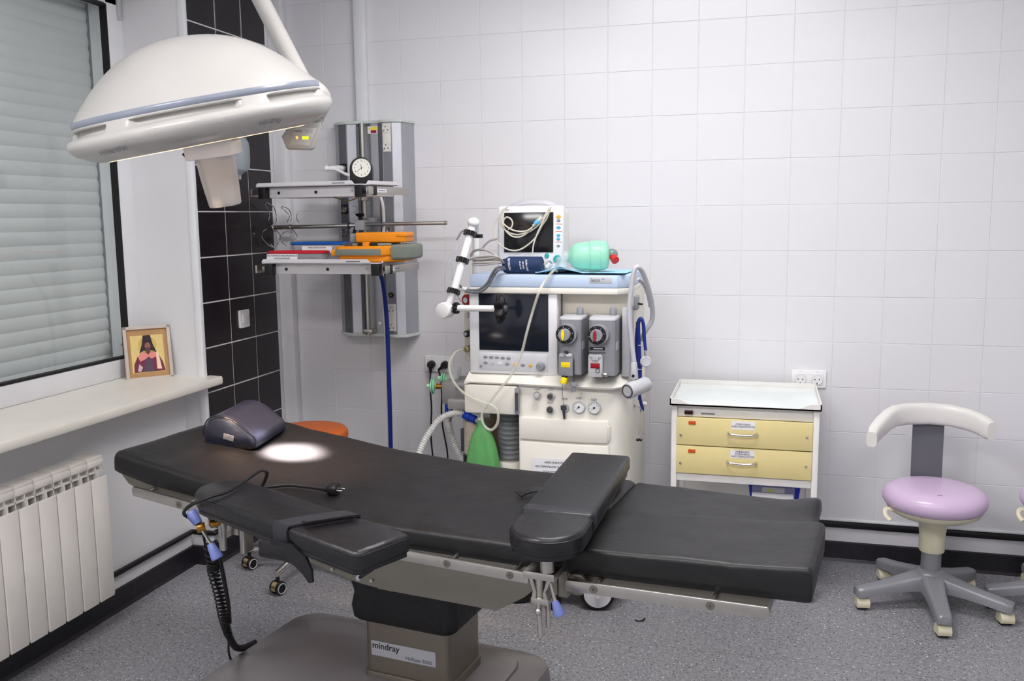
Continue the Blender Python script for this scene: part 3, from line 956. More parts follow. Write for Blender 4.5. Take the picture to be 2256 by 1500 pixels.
ab2, MB_ = arm_board('arm_board', 'black padded arm board laid straight across the table with its rounded end overhanging', (0.426, -0.076), math.radians(97), 0.625, 0.168, 0.046, 0.872, 0.085)
g = G().box(0.085, -0.0865, 0.832, 0.628, 0.0865, 0.8755, 0.010, MB_, 3)
tobj(g, 'pad_sleeve', M_LEATHER, ab2, ang=50)
g = G().box(0.09, -0.088, 0.826, 0.135, 0.088, 0.8775, 0.010, MB_, 3)
tobj(g, 'sleeve_band', M_STRAP, ab2, ang=50)
g = G()
g.cyl((0.425, -0.075, 0.75), (0.425, -0.075, 0.822), 0.016, seg=16)
g.box(0.372, -0.092, 0.748, 0.448, -0.035, 0.766, 0.003)
g.cyl((0.405, -0.07, 0.69), (0.405, -0.07, 0.75), 0.012, seg=14)
g.ext([(0.383, 0.75), (0.392, 0.75), (0.402, 0.715), (0.40, 0.70), (0.39, 0.70), (0.394, 0.72)], -0.085, -0.055, UZ)
g.ext([(0.438, 0.75), (0.428, 0.75), (0.418, 0.715), (0.42, 0.70), (0.43, 0.70), (0.424, 0.72)], -0.085, -0.055, UZ)
g.box(0.388, -0.085, 0.688, 0.432, -0.055, 0.702, 0.002)
g.cyl((0.425, -0.07, 0.63), (0.425, -0.07, 0.70), 0.006, seg=10)
g.cyl((0.405, -0.080, 0.695), (0.412, -0.085, 0.612), 0.006, seg=10)
g.sph((0.407, -0.085, 0.672), 0.009)
g.cyl((0.432, -0.075, 0.74), (0.446, -0.08, 0.70), 0.004, seg=8)
tobj(g, 'rail_clamp', M_STEEL, ab2)
knob_lever((0.444, -0.08, 0.702), (0.458, -0.08, 0.668), 0.008, 0.014, ab2, M_LBLUE)
tt = tthing('strap_buckle', 'small black strap tab lying on the mattress beside the crossing arm board', 'strap', (0.22, 0.35, 0.795))
strap([(0.185, 0.325, 0.799), (0.20, 0.34, 0.806), (0.225, 0.36, 0.808), (0.26, 0.37, 0.803)], 0.045, 'strap_tab', tt, M_BLACK)

# ------------------------------------------------------------------ head cushion
pw = tthing('head_cushion', 'dark navy vinyl head cushion with a domed top at the head of the table', 'cushion', (-0.76, 0.36, 0.866))
a = math.radians(14)
Mp = Matrix.Translation((-0.785, 0.375, 0.8655)) @ Matrix.Rotation(0.12, 4, 'Y') @ Matrix.Rotation(a, 4, 'Z') @ Matrix.Diagonal((0.86, 0.95, 1.0, 1.0))
prof = [(-0.098, 0.004), (-0.104, 0.022), (-0.100, 0.05), (-0.088, 0.074), (-0.066, 0.088), (-0.038, 0.094), (-0.008, 0.092), (0.024, 0.082), (0.052, 0.067), (0.078, 0.052), (0.096, 0.042), (0.106, 0.028), (0.106, 0.012), (0.098, 0.002), (0.0, 0.0)]
loops = []
for i in range(15):
    t = i / 14
    yy = -0.125 + 0.25 * t
    d = min(t, 1 - t)
    k = 0.86 + 0.14 * min(1, d * 14) ** 0.5
    dip = 0.010 * math.sin(PI * t)
    loops.append([(x * k, yy, z * (k - dip * (1.0 if z > 0.03 else 0))) for x, z in prof])
tobj(G().loft(loops, M=Mp), 'cushion_body', M_PILLOW, pw, ang=70)
rim = [Mp @ Vector((x * 0.985, -0.118, z * 0.985 + 0.001)) for x, z in prof[1:13]]
tobj(G().tube(rim, 0.0022, 6, 3), 'seam_piping', M_PILLOW, pw)
g = G().box(-0.022, -0.1300, 0.022, 0.018, -0.1265, 0.040, 0.001, Mp @ Matrix.Rotation(0.12, 4, 'Y'))
tobj(g, 'care_tag', mat('silver_tag', (130, 130, 132), 0.3, noise=(140, 0.3)), pw)

# ------------------------------------------------------------------ power cord lying on the table
CORD = [(-0.53, -0.15, 0.79), (-0.515, -0.19, 0.82), (-0.45, -0.235, 0.862), (-0.399, -0.222, 0.886), (-0.385, -0.19, 0.888), (-0.389, -0.150, 0.888), (-0.402, -0.085, 0.890), (-0.390, -0.042, 0.905), (-0.378, -0.030, 0.898), (-0.395, -0.018, 0.872), (-0.435, 0.018, 0.838), (-0.425, 0.052, 0.832), (-0.400, 0.085, 0.829), (-0.360, 0.101, 0.825), (-0.312, 0.106, 0.823)]
pc = tthing('power_cord', 'black power cord with a two pin plug lying across the table and arm board', 'power cord', (-0.4, 0.0, 0.82))
tobj(G().tube(CORD, 0.0045, 8, 6), 'cord', M_RUBBER, pc)
pd = Vector((0.045, 0.008, 0)).normalized()
p0 = Vector((-0.318, 0.106, 0.823))
g = G().tube([p0, p0 + pd * 0.015, p0 + pd * 0.03], lambda t: 0.005 + 0.004 * t, 10, 2)
tobj(g, 'strain_relief', M_RUBBER, pc)
Mp2 = frame(p0 + pd * 0.028, pd, (0, 0, 1))
g = G().lathe([(0.010, 0.0), (0.014, 0.003), (0.0175, 0.012), (0.0185, 0.024), (0.0185, 0.030), (0.017, 0.031)], Mp2, 24)
tobj(g, 'plug', M_BLACK, pc)
for s_ in (-1, 1):
    yy = Vector((-pd.y, pd.x, 0)) * (s_ * 0.0095)
    g = G().cyl(p0 + pd * 0.058 + yy, p0 + pd * 0.076 + yy, 0.0024, seg=10)
    tobj(g, 'pin', M_CHROME, pc)

# ------------------------------------------------------------------ coiled hand control cable
COILP = [(-0.55, -0.07, 0.70), (-0.585, -0.02, 0.62), (-0.605, 0.0, 0.58), (-0.644, 0.06, 0.483), (-0.688, 0.12, 0.38), (-0.735, 0.19, 0.285)]
cc = tthing('coiled_cable', 'black coiled control cable hanging from the table rail down to the base', 'cable', (-0.6, 0.0, 0.6))
P = catmull(COILP, 12)
n = len(P)
hp = []
N = 620
for i in range(N):
    t = i / (N - 1)
    x = t * (n - 1)
    k = min(int(x), n - 2)
    c = P[k].lerp(P[k + 1], x - k)
    tt_ = (t ** 1.5) * 19 + t * 8
    rr = 0.017 - 0.006 * t
    a = 2 * PI * tt_
    hp.append(c + Vector((rr * math.cos(a), rr * math.sin(a), 0)))
tobj(G().tube(hp, 0.0027, 6, 1), 'coil', M_RUBBER, cc)
tobj(G().tube([(-0.735, 0.19, 0.285), (-0.765, 0.25, 0.215), (-0.785, 0.31, 0.178), (-0.775, 0.36, 0.175)], 0.011, 10, 6), 'cable_end', M_RUBBER, cc)
tobj(G().tube([(-0.535, -0.06, 0.70), (-0.575, 0.0, 0.60), (-0.64, 0.09, 0.45), (-0.70, 0.16, 0.345)], 0.006, 8, 6), 'straight_core', M_RUBBER, cc)
th_ = tthing('thin_cable', 'thin black cable hanging straight behind the coiled cable to the floor', 'cable', (-0.6, 0.0, 0.6))
tobj(G().tube([(-0.56, -0.08, 0.737), (-0.575, -0.06, 0.70), (-0.60, -0.02, 0.62), (-0.67, 0.1, 0.434), (-0.745, 0.2, 0.28), (-0.80, 0.26, 0.18), (-0.82, 0.30, 0.115), (-0.85, 0.33, 0.092)], 0.0035, 8, 6), 'cable', M_RUBBER, th_)

# ================================================================== CABLE AND HOSE PATHS (world metres)
MC1 = [(1.26,-0.54,1.592),(1.241,-0.54,1.544),(1.22,-0.54,1.514),(1.194,-0.54,1.468),(1.162,-0.54,1.438),(1.127,-0.54,1.418),(1.095,-0.54,1.414),(1.06,-0.54,1.425),(1.033,-0.54,1.446),(1.018,-0.54,1.474),(1.015,-0.54,1.508),(1.024,-0.54,1.536),(1.035,-0.54,1.554)]
MC2 = [(1.073,-0.53,1.594),(1.046,-0.53,1.572),(1.04,-0.53,1.538),(1.053,-0.53,1.507),(1.08,-0.53,1.487),(1.112,-0.53,1.479),(1.144,-0.53,1.484),(1.175,-0.53,1.496),(1.205,-0.53,1.519),(1.231,-0.53,1.557),(1.252,-0.53,1.589)]
MC3 = [(1.068,-0.55,1.586),(1.054,-0.55,1.559),(1.056,-0.55,1.528),(1.067,-0.55,1.5),(1.09,-0.55,1.477),(1.117,-0.55,1.469),(1.143,-0.55,1.475),(1.17,-0.55,1.494),(1.186,-0.55,1.512)]
MC4 = [(1.06,-0.545,1.515),(1.059,-0.545,1.536),(1.066,-0.545,1.547),(1.076,-0.545,1.551),(1.091,-0.545,1.543),(1.098,-0.545,1.528),(1.093,-0.545,1.51),(1.079,-0.545,1.501)]
MC5 = [(1.262,-0.56,1.586),(1.236,-0.56,1.544),(1.22,-0.56,1.512),(1.204,-0.56,1.479),(1.19,-0.56,1.439),(1.185,-0.56,1.403)]
MC6 = [(1.064,-0.558,1.523),(1.08,-0.558,1.51),(1.106,-0.558,1.497),(1.14,-0.558,1.492),(1.167,-0.558,1.497),(1.188,-0.558,1.512)]
CONN = [(1.188,-0.56,1.514),(1.225,-0.56,1.549)]
GH1 = [(1.112,-0.76,1.378),(1.097,-0.76,1.395),(1.072,-0.76,1.402),(1.033,-0.76,1.401),(0.995,-0.76,1.394),(0.961,-0.76,1.377),(0.934,-0.76,1.345),(0.926,-0.76,1.313),(0.933,-0.76,1.288),(0.953,-0.76,1.271),(0.992,-0.76,1.266),(1.023,-0.76,1.272),(1.052,-0.76,1.297),(1.07,-0.76,1.329),(1.096,-0.76,1.358),(1.112,-0.76,1.37)]
GH2 = [(1.081,-0.66,1.382),(1.042,-0.66,1.41),(1.01,-0.66,1.422),(0.976,-0.66,1.42),(0.955,-0.66,1.405),(0.957,-0.66,1.385),(0.989,-0.66,1.372),(1.041,-0.66,1.377),(1.081,-0.66,1.38)]
GH3 = [(0.981,-0.6,1.423),(0.998,-0.6,1.443),(1.019,-0.6,1.458),(1.047,-0.6,1.464)]
GH4 = [(1.086,-0.68,1.371),(1.047,-0.68,1.373),(1.008,-0.68,1.371),(0.974,-0.68,1.371),(0.968,-0.68,1.364),(1.0,-0.68,1.362),(1.047,-0.68,1.366),(1.086,-0.68,1.373)]
SUC = [(1.308,-0.75,1.355),(1.281,-0.75,1.303),(1.264,-0.78,1.261),(1.237,-0.78,1.181),(1.219,-0.8,1.103),(1.197,-0.8,1.023),(1.153,-0.8,0.935),(1.106,-0.8,0.879),(1.061,-0.8,0.822),(1.033,-0.8,0.777),(1.04,-0.8,0.733),(1.07,-0.8,0.714),(1.097,-0.8,0.743),(1.098,-0.8,0.793),(1.072,-0.8,0.815),(1.031,-0.8,0.828),(0.971,-0.79,0.847),(0.919,-0.77,0.88),(0.884,-0.74,0.92),(0.865,-0.7,0.96),(0.881,-0.67,1.001),(0.905,-0.64,1.011)]
HOSE1 = [(0.913,-0.62,0.728),(0.883,-0.639,0.739),(0.845,-0.657,0.735),(0.807,-0.676,0.714),(0.777,-0.694,0.674),(0.754,-0.713,0.632),(0.738,-0.731,0.588),(0.724,-0.75,0.533)]
HOSE2 = [(0.799,-0.55,0.73),(0.802,-0.55,0.676),(0.815,-0.55,0.616),(0.835,-0.55,0.567),(0.861,-0.55,0.518)]
CORD1 = [(0.535,-0.06,0.842),(0.533,-0.05,0.811),(0.531,-0.05,0.755),(0.532,-0.05,0.687),(0.535,-0.05,0.618),(0.53,-0.05,0.527),(0.529,-0.05,0.457),(0.534,-0.05,0.393)]
CORD2 = [(0.606,-0.06,0.849),(0.588,-0.05,0.829),(0.584,-0.05,0.779),(0.591,-0.05,0.689),(0.587,-0.05,0.621),(0.59,-0.05,0.541),(0.601,-0.05,0.473),(0.613,-0.05,0.393)]
DH = [(1.611,-0.74,0.991),(1.599,-0.74,1.087),(1.591,-0.74,1.183),(1.599,-0.74,1.287),(1.619,-0.74,1.351),(1.635,-0.73,1.356),(1.649,-0.7,1.326),(1.656,-0.66,1.264),(1.664,-0.62,1.198),(1.661,-0.6,1.142),(1.636,-0.6,1.097)]
DH2 = [(1.622,-0.68,1.311),(1.642,-0.66,1.289),(1.657,-0.64,1.245),(1.664,-0.62,1.198)]
ST1 = [(1.628,-0.66,0.833),(1.631,-0.66,0.942),(1.626,-0.66,1.05),(1.622,-0.66,1.131),(1.631,-0.66,1.152),(1.642,-0.66,1.131),(1.646,-0.66,1.069),(1.651,-0.66,1.029)]
ST2 = [(1.619,-0.65,0.868),(1.615,-0.65,0.976),(1.611,-0.65,1.066),(1.617,-0.65,1.135),(1.628,-0.65,1.153),(1.637,-0.65,1.135),(1.641,-0.65,1.076)]
ST3 = [(1.628,-0.66,0.855),(1.633,-0.66,0.824),(1.641,-0.66,0.797),(1.635,-0.66,0.788)]
ST4 = [(1.628,-0.66,0.806),(1.636,-0.66,0.761),(1.632,-0.66,0.715),(1.622,-0.66,0.675)]
ST5 = [(1.639,-0.66,0.797),(1.638,-0.66,0.742),(1.634,-0.66,0.676)]
GW1 = [(0.195,-0.4,1.658),(0.235,-0.4,1.645),(0.279,-0.4,1.632),(0.312,-0.4,1.634),(0.342,-0.4,1.647),(0.353,-0.4,1.659)]
GW2 = [(0.211,-0.4,1.345),(0.256,-0.4,1.331),(0.3,-0.4,1.323),(0.334,-0.4,1.331),(0.353,-0.4,1.348)]
WH = [(0.372,-0.28,1.661),(0.377,-0.26,1.605),(0.376,-0.24,1.543),(0.372,-0.22,1.48),(0.364,-0.2,1.384),(0.368,-0.2,1.298),(0.368,-0.18,1.124),(0.366,-0.17,0.903),(0.366,-0.17,0.681),(0.365,-0.17,0.432)]
BH = [(0.392,-0.3,1.33),(0.389,-0.26,1.26),(0.373,-0.2,1.159),(0.37,-0.18,1.037),(0.367,-0.17,0.859),(0.367,-0.17,0.636),(0.365,-0.17,0.432)]

# ================================================================== SURGICAL LAMP
LC = Vector((0.513, -1.80, 1.8295))
LAX = Vector((0.128, 0.174, -0.977)).normalized()        # shining direction
lamp = thing('surgical_lamp', 'large white domed surgical lamp with a grey band over the table', 'surgical lamp', tuple(LC))
ML = frame(LC, -LAX, (math.cos(YAW), -math.sin(YAW), 0.178)) @ Matrix.Scale(1.06, 4)
def sstep(a, b, x):
    t = max(0.0, min(1.0, (x - a) / (b - a)))
    return t * t * (3 - 2 * t)
prof = [(0.266, -0.050), (0.288, -0.048), (0.306, -0.0425), (0.316, -0.038), (0.324, -0.0335), (0.331, -0.029), (0.338, -0.0245), (0.345, -0.017), (0.351, -0.008), (0.3545, 0.000), (0.353, 0.009), (0.347, 0.016), (0.341, 0.020), (0.338, 0.024), (0.336, 0.028), (0.334, 0.032), (0.332, 0.036), (0.331, 0.039), (0.329, 0.042), (0.327, 0.045)]
seg = 240
loops = []
for (r, z) in prof:
    L = []
    for i in range(seg):
        a = 2 * PI * i / seg
        deg = math.degrees(a)
        d1 = ((deg + 80 + 30) % 60) - 30
        win = 1 - sstep(21.5, 24, abs(d1))
        hz = sstep(0.016, 0.021, z) * (1 - sstep(0.036, 0.040, z))
        d2 = ((deg + 86 + 30) % 60) - 30
        win2 = 1 - sstep(17, 20, abs(d2))
        hz2 = sstep(-0.044, -0.040, z) * (1 - sstep(-0.032, -0.027, z))
        rr = r - 0.020 * win * hz - 0.008 * win2 * hz2
        L.append((rr * math.cos(a), rr * math.sin(a), z))
    loops.append(L)
G().loft(loops, M=ML).obj('grip_rim', M_LAMPW, lamp, ang=50)
G().lathe([(0.3275, 0.044), (0.330, 0.047), (0.330, 0.057), (0.3265, 0.061), (0.31, 0.06)], ML, 160, cap=False).obj('grey_band', M_BAND, lamp, ang=50)
dome = []
for i in range(25):
    t = math.cos(PI / 2 * i / 24)
    dome.append((max(0.0005, 0.3245 * t), 0.060 + 0.172 * (1 - t ** 2.4)))
G().lathe(dome, ML, 128).obj('dome', M_LAMPW, lamp, ang=60)
G().lathe([(0.268, -0.0485), (0.262, -0.051), (0.06, -0.048), (0.06, -0.044), (0.26, -0.044)], ML, 96, cap=False).obj('light_glass', M_GLOW, lamp)
Mt = lambda x, y, z: ML @ Vector((x, y, z))
# handle with its sterile cover
Mh = ML @ Matrix.Translation((0.014, -0.01, 0.014)) @ Matrix.Rotation(0.05, 4, 'Y')
G().ext(rrect(0.132, 0.12, 0.012), -0.104, -0.062, Mh, 0.006).obj('handle_mount', M_WHITE, lamp)
hl = G().lathe([(0.040, -0.10), (0.036, -0.14), (0.034, -0.19), (0.032, -0.222), (0.026, -0.23), (0.002, -0.231)], Mh, 32)
hl.obj('handle', mat('handle_grey', (206, 200, 194), 0.5), lamp)
loops = []
for k, (r, z) in enumerate(((0.056, -0.10), (0.053, -0.125), (0.050, -0.16), (0.047, -0.20), (0.044, -0.235), (0.042, -0.239), (0.018, -0.240))):
    loops.append([(r * (1 + 0.05 * mnoise.noise((3 * math.cos(a), 3 * math.sin(a), k * 0.7))) * math.cos(a), r * (1 + 0.05 * mnoise.noise((3 * math.cos(a), 3 * math.sin(a), k * 0.7))) * math.sin(a), z) for a in [2 * PI * i / 40 for i in range(40)]])
G().loft(loops, M=Mh).obj('sterile_cover', M_FROST, lamp, ang=60)
G().cyl(Mh @ Vector((-0.068, -0.03, -0.085)), Mh @ Vector((-0.074, -0.032, -0.090)), 0.008, seg=12).obj('mount_clip', M_BLACK, lamp)
# lettering around the rim, as on the real housing
def rim_text(s, size, az, z, r, m):
    a = math.radians(az)
    c = Mt(r * math.cos(a), r * math.sin(a), z)
    n = (ML.to_3x3() @ Vector((math.cos(a), math.sin(a), -0.75))).normalized()
    text(s, size, facing(c, n, tuple((-LAX))), m, lamp)
rim_text('mindray', 0.022, -46, -0.0262, 0.3415, M_INKG)
rim_text('HyLite 6700', 0.019, -114, -0.0262, 0.3415, M_INKG)
# spring arm up to the ceiling, yoke and control box
a0, a1 = Vector((0.619, -1.412, 2.020)), Vector((0.434, -1.313, 2.2895))
top = a1 + (a1 - a0) * ((CEIL - 0.10 - a1.z) / (a1.z - a0.z))
G().tube([a0 + (a0 - a1) * 0.12, a0, a1, top], 0.029, 16, 1).obj('spring_arm', M_LAMPW, lamp)
g = G().cyl((top.x, top.y, CEIL - 0.16), (top.x, top.y, CEIL), 0.06, 0.09, seg=28, bev=0.01)
g.obj('ceiling_mount', M_LAMPW, lamp)
bc = Vector((0.579, -1.336, 1.846))
nb = (CAM_POS - bc)
nb.z *= 0.3
MBx = facing(bc, tuple(nb)) @ Matrix.Scale(1.06, 4)
k = 2.9 / 2000
G().tube([a0 + Vector((0.01, 0, -0.02)), Vector((0.69, -1.40, 1.95)), MBx @ Vector((0.050, 0.06, -0.05)), MBx @ Vector((0.028, 0.03, -0.045))], 0.030, 14, 6).obj('yoke', M_LAMPW, lamp)
G().cyl(MBx @ Vector((0.035, 0.05, -0.05)), Mt(0.16, 0.2, 0.05), 0.03, seg=18).obj('yoke_joint', M_LAMPW, lamp)
px = [(-44, -10), (-36, -33), (-30, -37), (20, -38), (26, -34), (43, 16), (42, 22), (-16, 24), (-22, 20)]
cb = G().ext([(x * k, y * k) for x, y in px], -0.08, 0.0, MBx, 0.006, 3).obj('control_box', M_LAMPW, lamp)
G().cyl(MBx @ Vector((-22 * k, 24 * k, -0.032)), MBx @ Vector((44 * k, 30 * k, -0.032)), 0.024, seg=22, bev=0.006).obj('box_hinge', M_LAMPW, lamp)
G().ext([(x * k, y * k) for x, y in ((-28, -28), (14, -30), (33, 8), (-14, 10))], 0.0, 0.0012, MBx, 0.0004).obj('key_panel', mat('lamp_key_panel', (206, 203, 194), 0.5), lamp)
for (x, y) in ((11, 1), (20, 1), (-16, -13), (-5, -13), (18, -13)):
    G().ext(rrect(6.5 * k, 8 * k, 0.0015, 3, x * k, y * k), 0.0012, 0.0022, MBx).obj('key', M_LGREY, lamp)
G().ext(rrect(5 * k, 6 * k, 0.001, 3, -11 * k, -12.5 * k), 0.0012, 0.0024, MBx).obj('indicator', M_LEDR, lamp)
G().ext(rrect(13 * k, 6 * k, 0.001, 3, 7 * k, -13 * k), 0.0012, 0.0024, MBx).obj('display', M_LED, lamp)
text('mindray', 0.007, MBx @ Matrix.Translation((-8 * k, 2 * k, 0.0016)), M_INK, lamp)
# the lamp's own light: six reflector beams that meet on the mattress, and a weak warm spill
TGT = Vector((0.622, -1.5705, 0.797))
def spot(name, pos, energy, size, blend, color, rad):
    ld = bpy.data.lights.new(name, 'SPOT')
    ld.energy, ld.spot_size, ld.spot_blend, ld.color, ld.shadow_soft_size = energy, size, blend, color, rad
    lo = bpy.data.objects.new(name, ld)
    COL.objects.link(lo)
    lo.location = pos
    lo.rotation_euler = (TGT - pos).to_track_quat('-Z', 'Y').to_euler()
for i in range(6):
    a = 2 * PI * (i + 0.5) / 6
    spot('lamp_beam', Mt(0.20 * math.cos(a), 0.20 * math.sin(a), -0.075), 900, math.radians(13), 1.0, (1.0, 0.90, 0.84), 0.02)
for i in range(3):
    a = 2 * PI * i / 3 + 0.3
    spot('lamp_spill', Mt(0.17 * math.cos(a), 0.17 * math.sin(a), -0.075), 44, math.radians(46), 1.0, (1.0, 0.66, 0.46), 0.04)

# ------------------------------------------------------------------ clear dispenser bottle on the black tiles
ds = thing('dispenser_bottle', 'clear plastic dispenser bottle hanging on the black tiles behind the lamp handle', 'bottle', (-0.20, -0.45, 1.83))
db = Vector((-0.215, -0.452, 1.0))
loops = []
for z, r in ((1.752, 0.006), (1.757, 0.012), (1.764, 0.022), (1.772, 0.042), (1.785, 0.055), (1.82, 0.060), (1.88, 0.060), (1.905, 0.054), (1.925, 0.036), (1.935, 0.02)):
    loops.append([(db.x + 0.75 * r * math.cos(a), db.y + r * math.sin(a), z) for a in [2 * PI * i / 28 for i in range(28)]])
G().loft(loops).obj('bottle', mat('smoky_clear_plastic', (176, 186, 194), 0.15, alpha=0.6), ds, ang=60)
G().cyl((db.x, db.y, 1.735), (db.x, db.y, 1.754), 0.006, 0.008, seg=12).obj('nozzle', M_CLEAR, ds)
g = G().box(-0.27, db.y - 0.03, 1.86, -0.245, db.y + 0.03, 1.93, 0.003)
g.obj('wall_bracket', M_LGREY, ds)

# ================================================================== MEDICAL SUPPLY PANEL
gp = thing('supply_panel', 'grey aluminium medical gas and power panel on the tiled wall', 'wall panel', (0.26, 0, 1.0))
PL = [(0.062, -0.001), (0.062, -0.03), (0.105, -0.085), (0.155, -0.102), (0.204, -0.098), (0.214, -0.060), (0.270, -0.060), (0.278, -0.098), (0.318, -0.100), (0.332, -0.112), (0.350, -0.124), (0.398, -0.124), (0.440, -0.108), (0.462, -0.03), (0.462, -0.001)]
G().ext(PL, 0.992, 1.998).obj('panel_body', M_ALU, gp, ang=20)
def strip(x0, y0, x1, y1, m, z0=0.994, z1=1.996, name='face_strip'):
    d = Vector((x1 - x0, y1 - y0, 0)).normalized()
    n = Vector((d.y, -d.x, 0)) * 0.0015
    g = G().ext([(x0, y0), (x1, y1), (x1 + n.x, y1 + n.y), (x0 + n.x, y0 + n.y)], z0, z1)
    return g.obj(name, m, gp, ang=20)
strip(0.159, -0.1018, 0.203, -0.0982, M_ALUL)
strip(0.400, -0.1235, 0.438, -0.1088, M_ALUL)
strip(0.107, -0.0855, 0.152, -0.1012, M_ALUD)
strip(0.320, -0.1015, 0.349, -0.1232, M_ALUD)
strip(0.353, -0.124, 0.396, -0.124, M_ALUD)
for z0, z1, nm in ((1.998, 2.012, 'top_plate'), (0.978, 0.992, 'bottom_plate')):
    big = [(0.26 + (x - 0.26) * 1.03, y * 1.06 - 0.001) for x, y in PL if not (-0.061 < y < -0.059)]
    G().ext(big, z0, z1, None, 0.003).obj(nm, mat('panel_cap', (206, 214, 210), 0.35), gp)
G().cyl((0.252, -0.135, 0.99), (0.252, -0.135, 1.998), 0.0115, seg=18).obj('mounting_pole', M_STEEL, gp)
G().cyl((0.232, -0.118, 0.99), (0.232, -0.118, 1.998), 0.004, seg=10).obj('earth_rod', M_BLACK, gp)
g = G()
g.box(0.226, -0.15, 1.0, 0.278, -0.10, 1.018, 0.004)
g.obj('pole_clamp', M_STEEL, gp)
for zc in (1.928, 1.075):
    G().box(0.3545, -0.1290, zc - 0.066, 0.3945, -0.1235, zc + 0.066, 0.001).obj('socket_plate', M_PVC2, gp)
    for dz in (-0.042, 0.042):
        schuko(gp, (0.3745, -0.1292, zc + dz), (0, -1, 0), (0.8, 0, 0.6), 0.0185, M_PVC2)
G().cyl((0.374, -0.124, 1.185), (0.374, -0.134, 1.185), 0.013, seg=20, bev=0.002).obj('earth_terminal', M_BLACK, gp)
G().cyl((0.374, -0.134, 1.185), (0.374, -0.137, 1.185), 0.005, seg=12).obj('earth_pin', M_BRASS, gp)
for zc in (1.792, 1.598):
    Mo = facing((0.1315, -0.0965, zc), (-0.32, -1, 0))
    o = G().box(-0.021, -0.022, -0.002, 0.021, 0.022, 0.004, 0.001, Mo).obj('gas_outlet', M_BLACK, gp)
    G().lathe([(0.018, 0.004), (0.018, 0.008), (0.011, 0.008), (0.011, 0.005), (0.009, 0.005), (0.009, 0.012), (0.006, 0.012), (0.006, 0.004)], Mo, 24).obj('outlet_ring', M_CHROME, o)
Mo = facing((0.1315, -0.098, 1.302), (-0.32, -1, 0))
G().torus(0.021, 0.002, Mo).obj('wire_ring', M_DGREY, gp)
G().torus(0.016, 0.0016, facing((0.182, -0.104, 1.597), (-0.08, -1, 0)), a0=-2.2, a1=2.2).obj('wire_ring', M_LGREY, gp)
G().torus(0.016, 0.0022, facing((0.128, -0.108, 1.49), (-0.3, -1, 0))).obj('wire_ring', M_CHROME, gp)
G().torus(0.011, 0.0022, facing((0.372, -0.130, 1.497), (0, -1, 0))).obj('wire_ring', M_CHROME, gp)
G().cyl((0.300, -0.10, 1.045), (0.300, -0.106, 1.045), 0.008, seg=18).obj('cover_button', M_WHITE, gp)
Mo = facing((0.2905, -0.0995, 1.968), (0, -1, 0))
G().box(-0.025, -0.017, -0.001, 0.024, 0.017, 0.0008, 0, Mo).obj('warning_label', M_PAPER, gp)
G().box(-0.009, 0.0, 0.0008, 0.022, 0.014, 0.0012, 0, Mo).obj('warning_label', M_YELLOW, gp)
G().box(-0.009, -0.015, 0.0008, 0.020, -0.001, 0.0012, 0, Mo).obj('warning_label', M_DRED, gp)
G().ext([(-0.022, 0.001), (-0.011, 0.001), (-0.0165, 0.013)], 0.0008, 0.0012, Mo).obj('warning_label', M_YELLOW, gp)

# white gas plug with its hose
pl = thing('gas_plug', 'white gas plug in the upper outlet of the supply panel', 'gas plug', (0.15, -0.13, 1.79))
g = G()
g.cyl((0.128, -0.108, 1.792), (0.118, -0.150, 1.790), 0.014, seg=18, bev=0.002)
g.cyl((0.118, -0.150, 1.790), (0.113, -0.17, 1.789), 0.010, seg=16)
g.obj('plug_body', M_WHITE, pl)
G().cyl((0.126, -0.168, 1.789), (0.085, -0.178, 1.790), 0.013, 0.011, seg=16, bev=0.003).obj('plug_grip', M_WHITE, pl)
G().sph((0.082, -0.178, 1.790), (0.014, 0.014, 0.014)).obj('plug_cap', M_WHITE, pl)
wh = thing('white_hose', 'thin white hose running from the gas plug down past the shelves', 'hose', (0.37, -0.2, 1.4))
G().tube([(0.118, -0.168, 1.787), (0.15, -0.175, 1.775), (0.20, -0.19, 1.755), (0.29, -0.205, 1.735), (0.345, -0.205, 1.69), (0.366, -0.188, 1.63), (0.368, -0.178, 1.543), (0.364, -0.176, 1.48), (0.358, -0.178, 1.384), (0.353, -0.180, 1.298), (0.352, -0.17, 1.124), (0.350, -0.15, 0.903), (0.350, -0.15, 0.681), (0.349, -0.15, 0.432), (0.349, -0.12, 0.2), (0.349, -0.03, 0.14)], 0.0075, 10, 5).obj('hose', M_WHITE, wh)
bh = thing('blue_hose', 'royal blue hose hanging from under the lower shelf to the floor', 'hose', (0.37, -0.2, 1.2))
G().tube([(0.392, -0.30, 1.306)] + BH[1:] + [(0.365, -0.17, 0.2), (0.365, -0.17, 0.02)], 0.0105, 12, 5).obj('hose', M_BLUEH, bh)

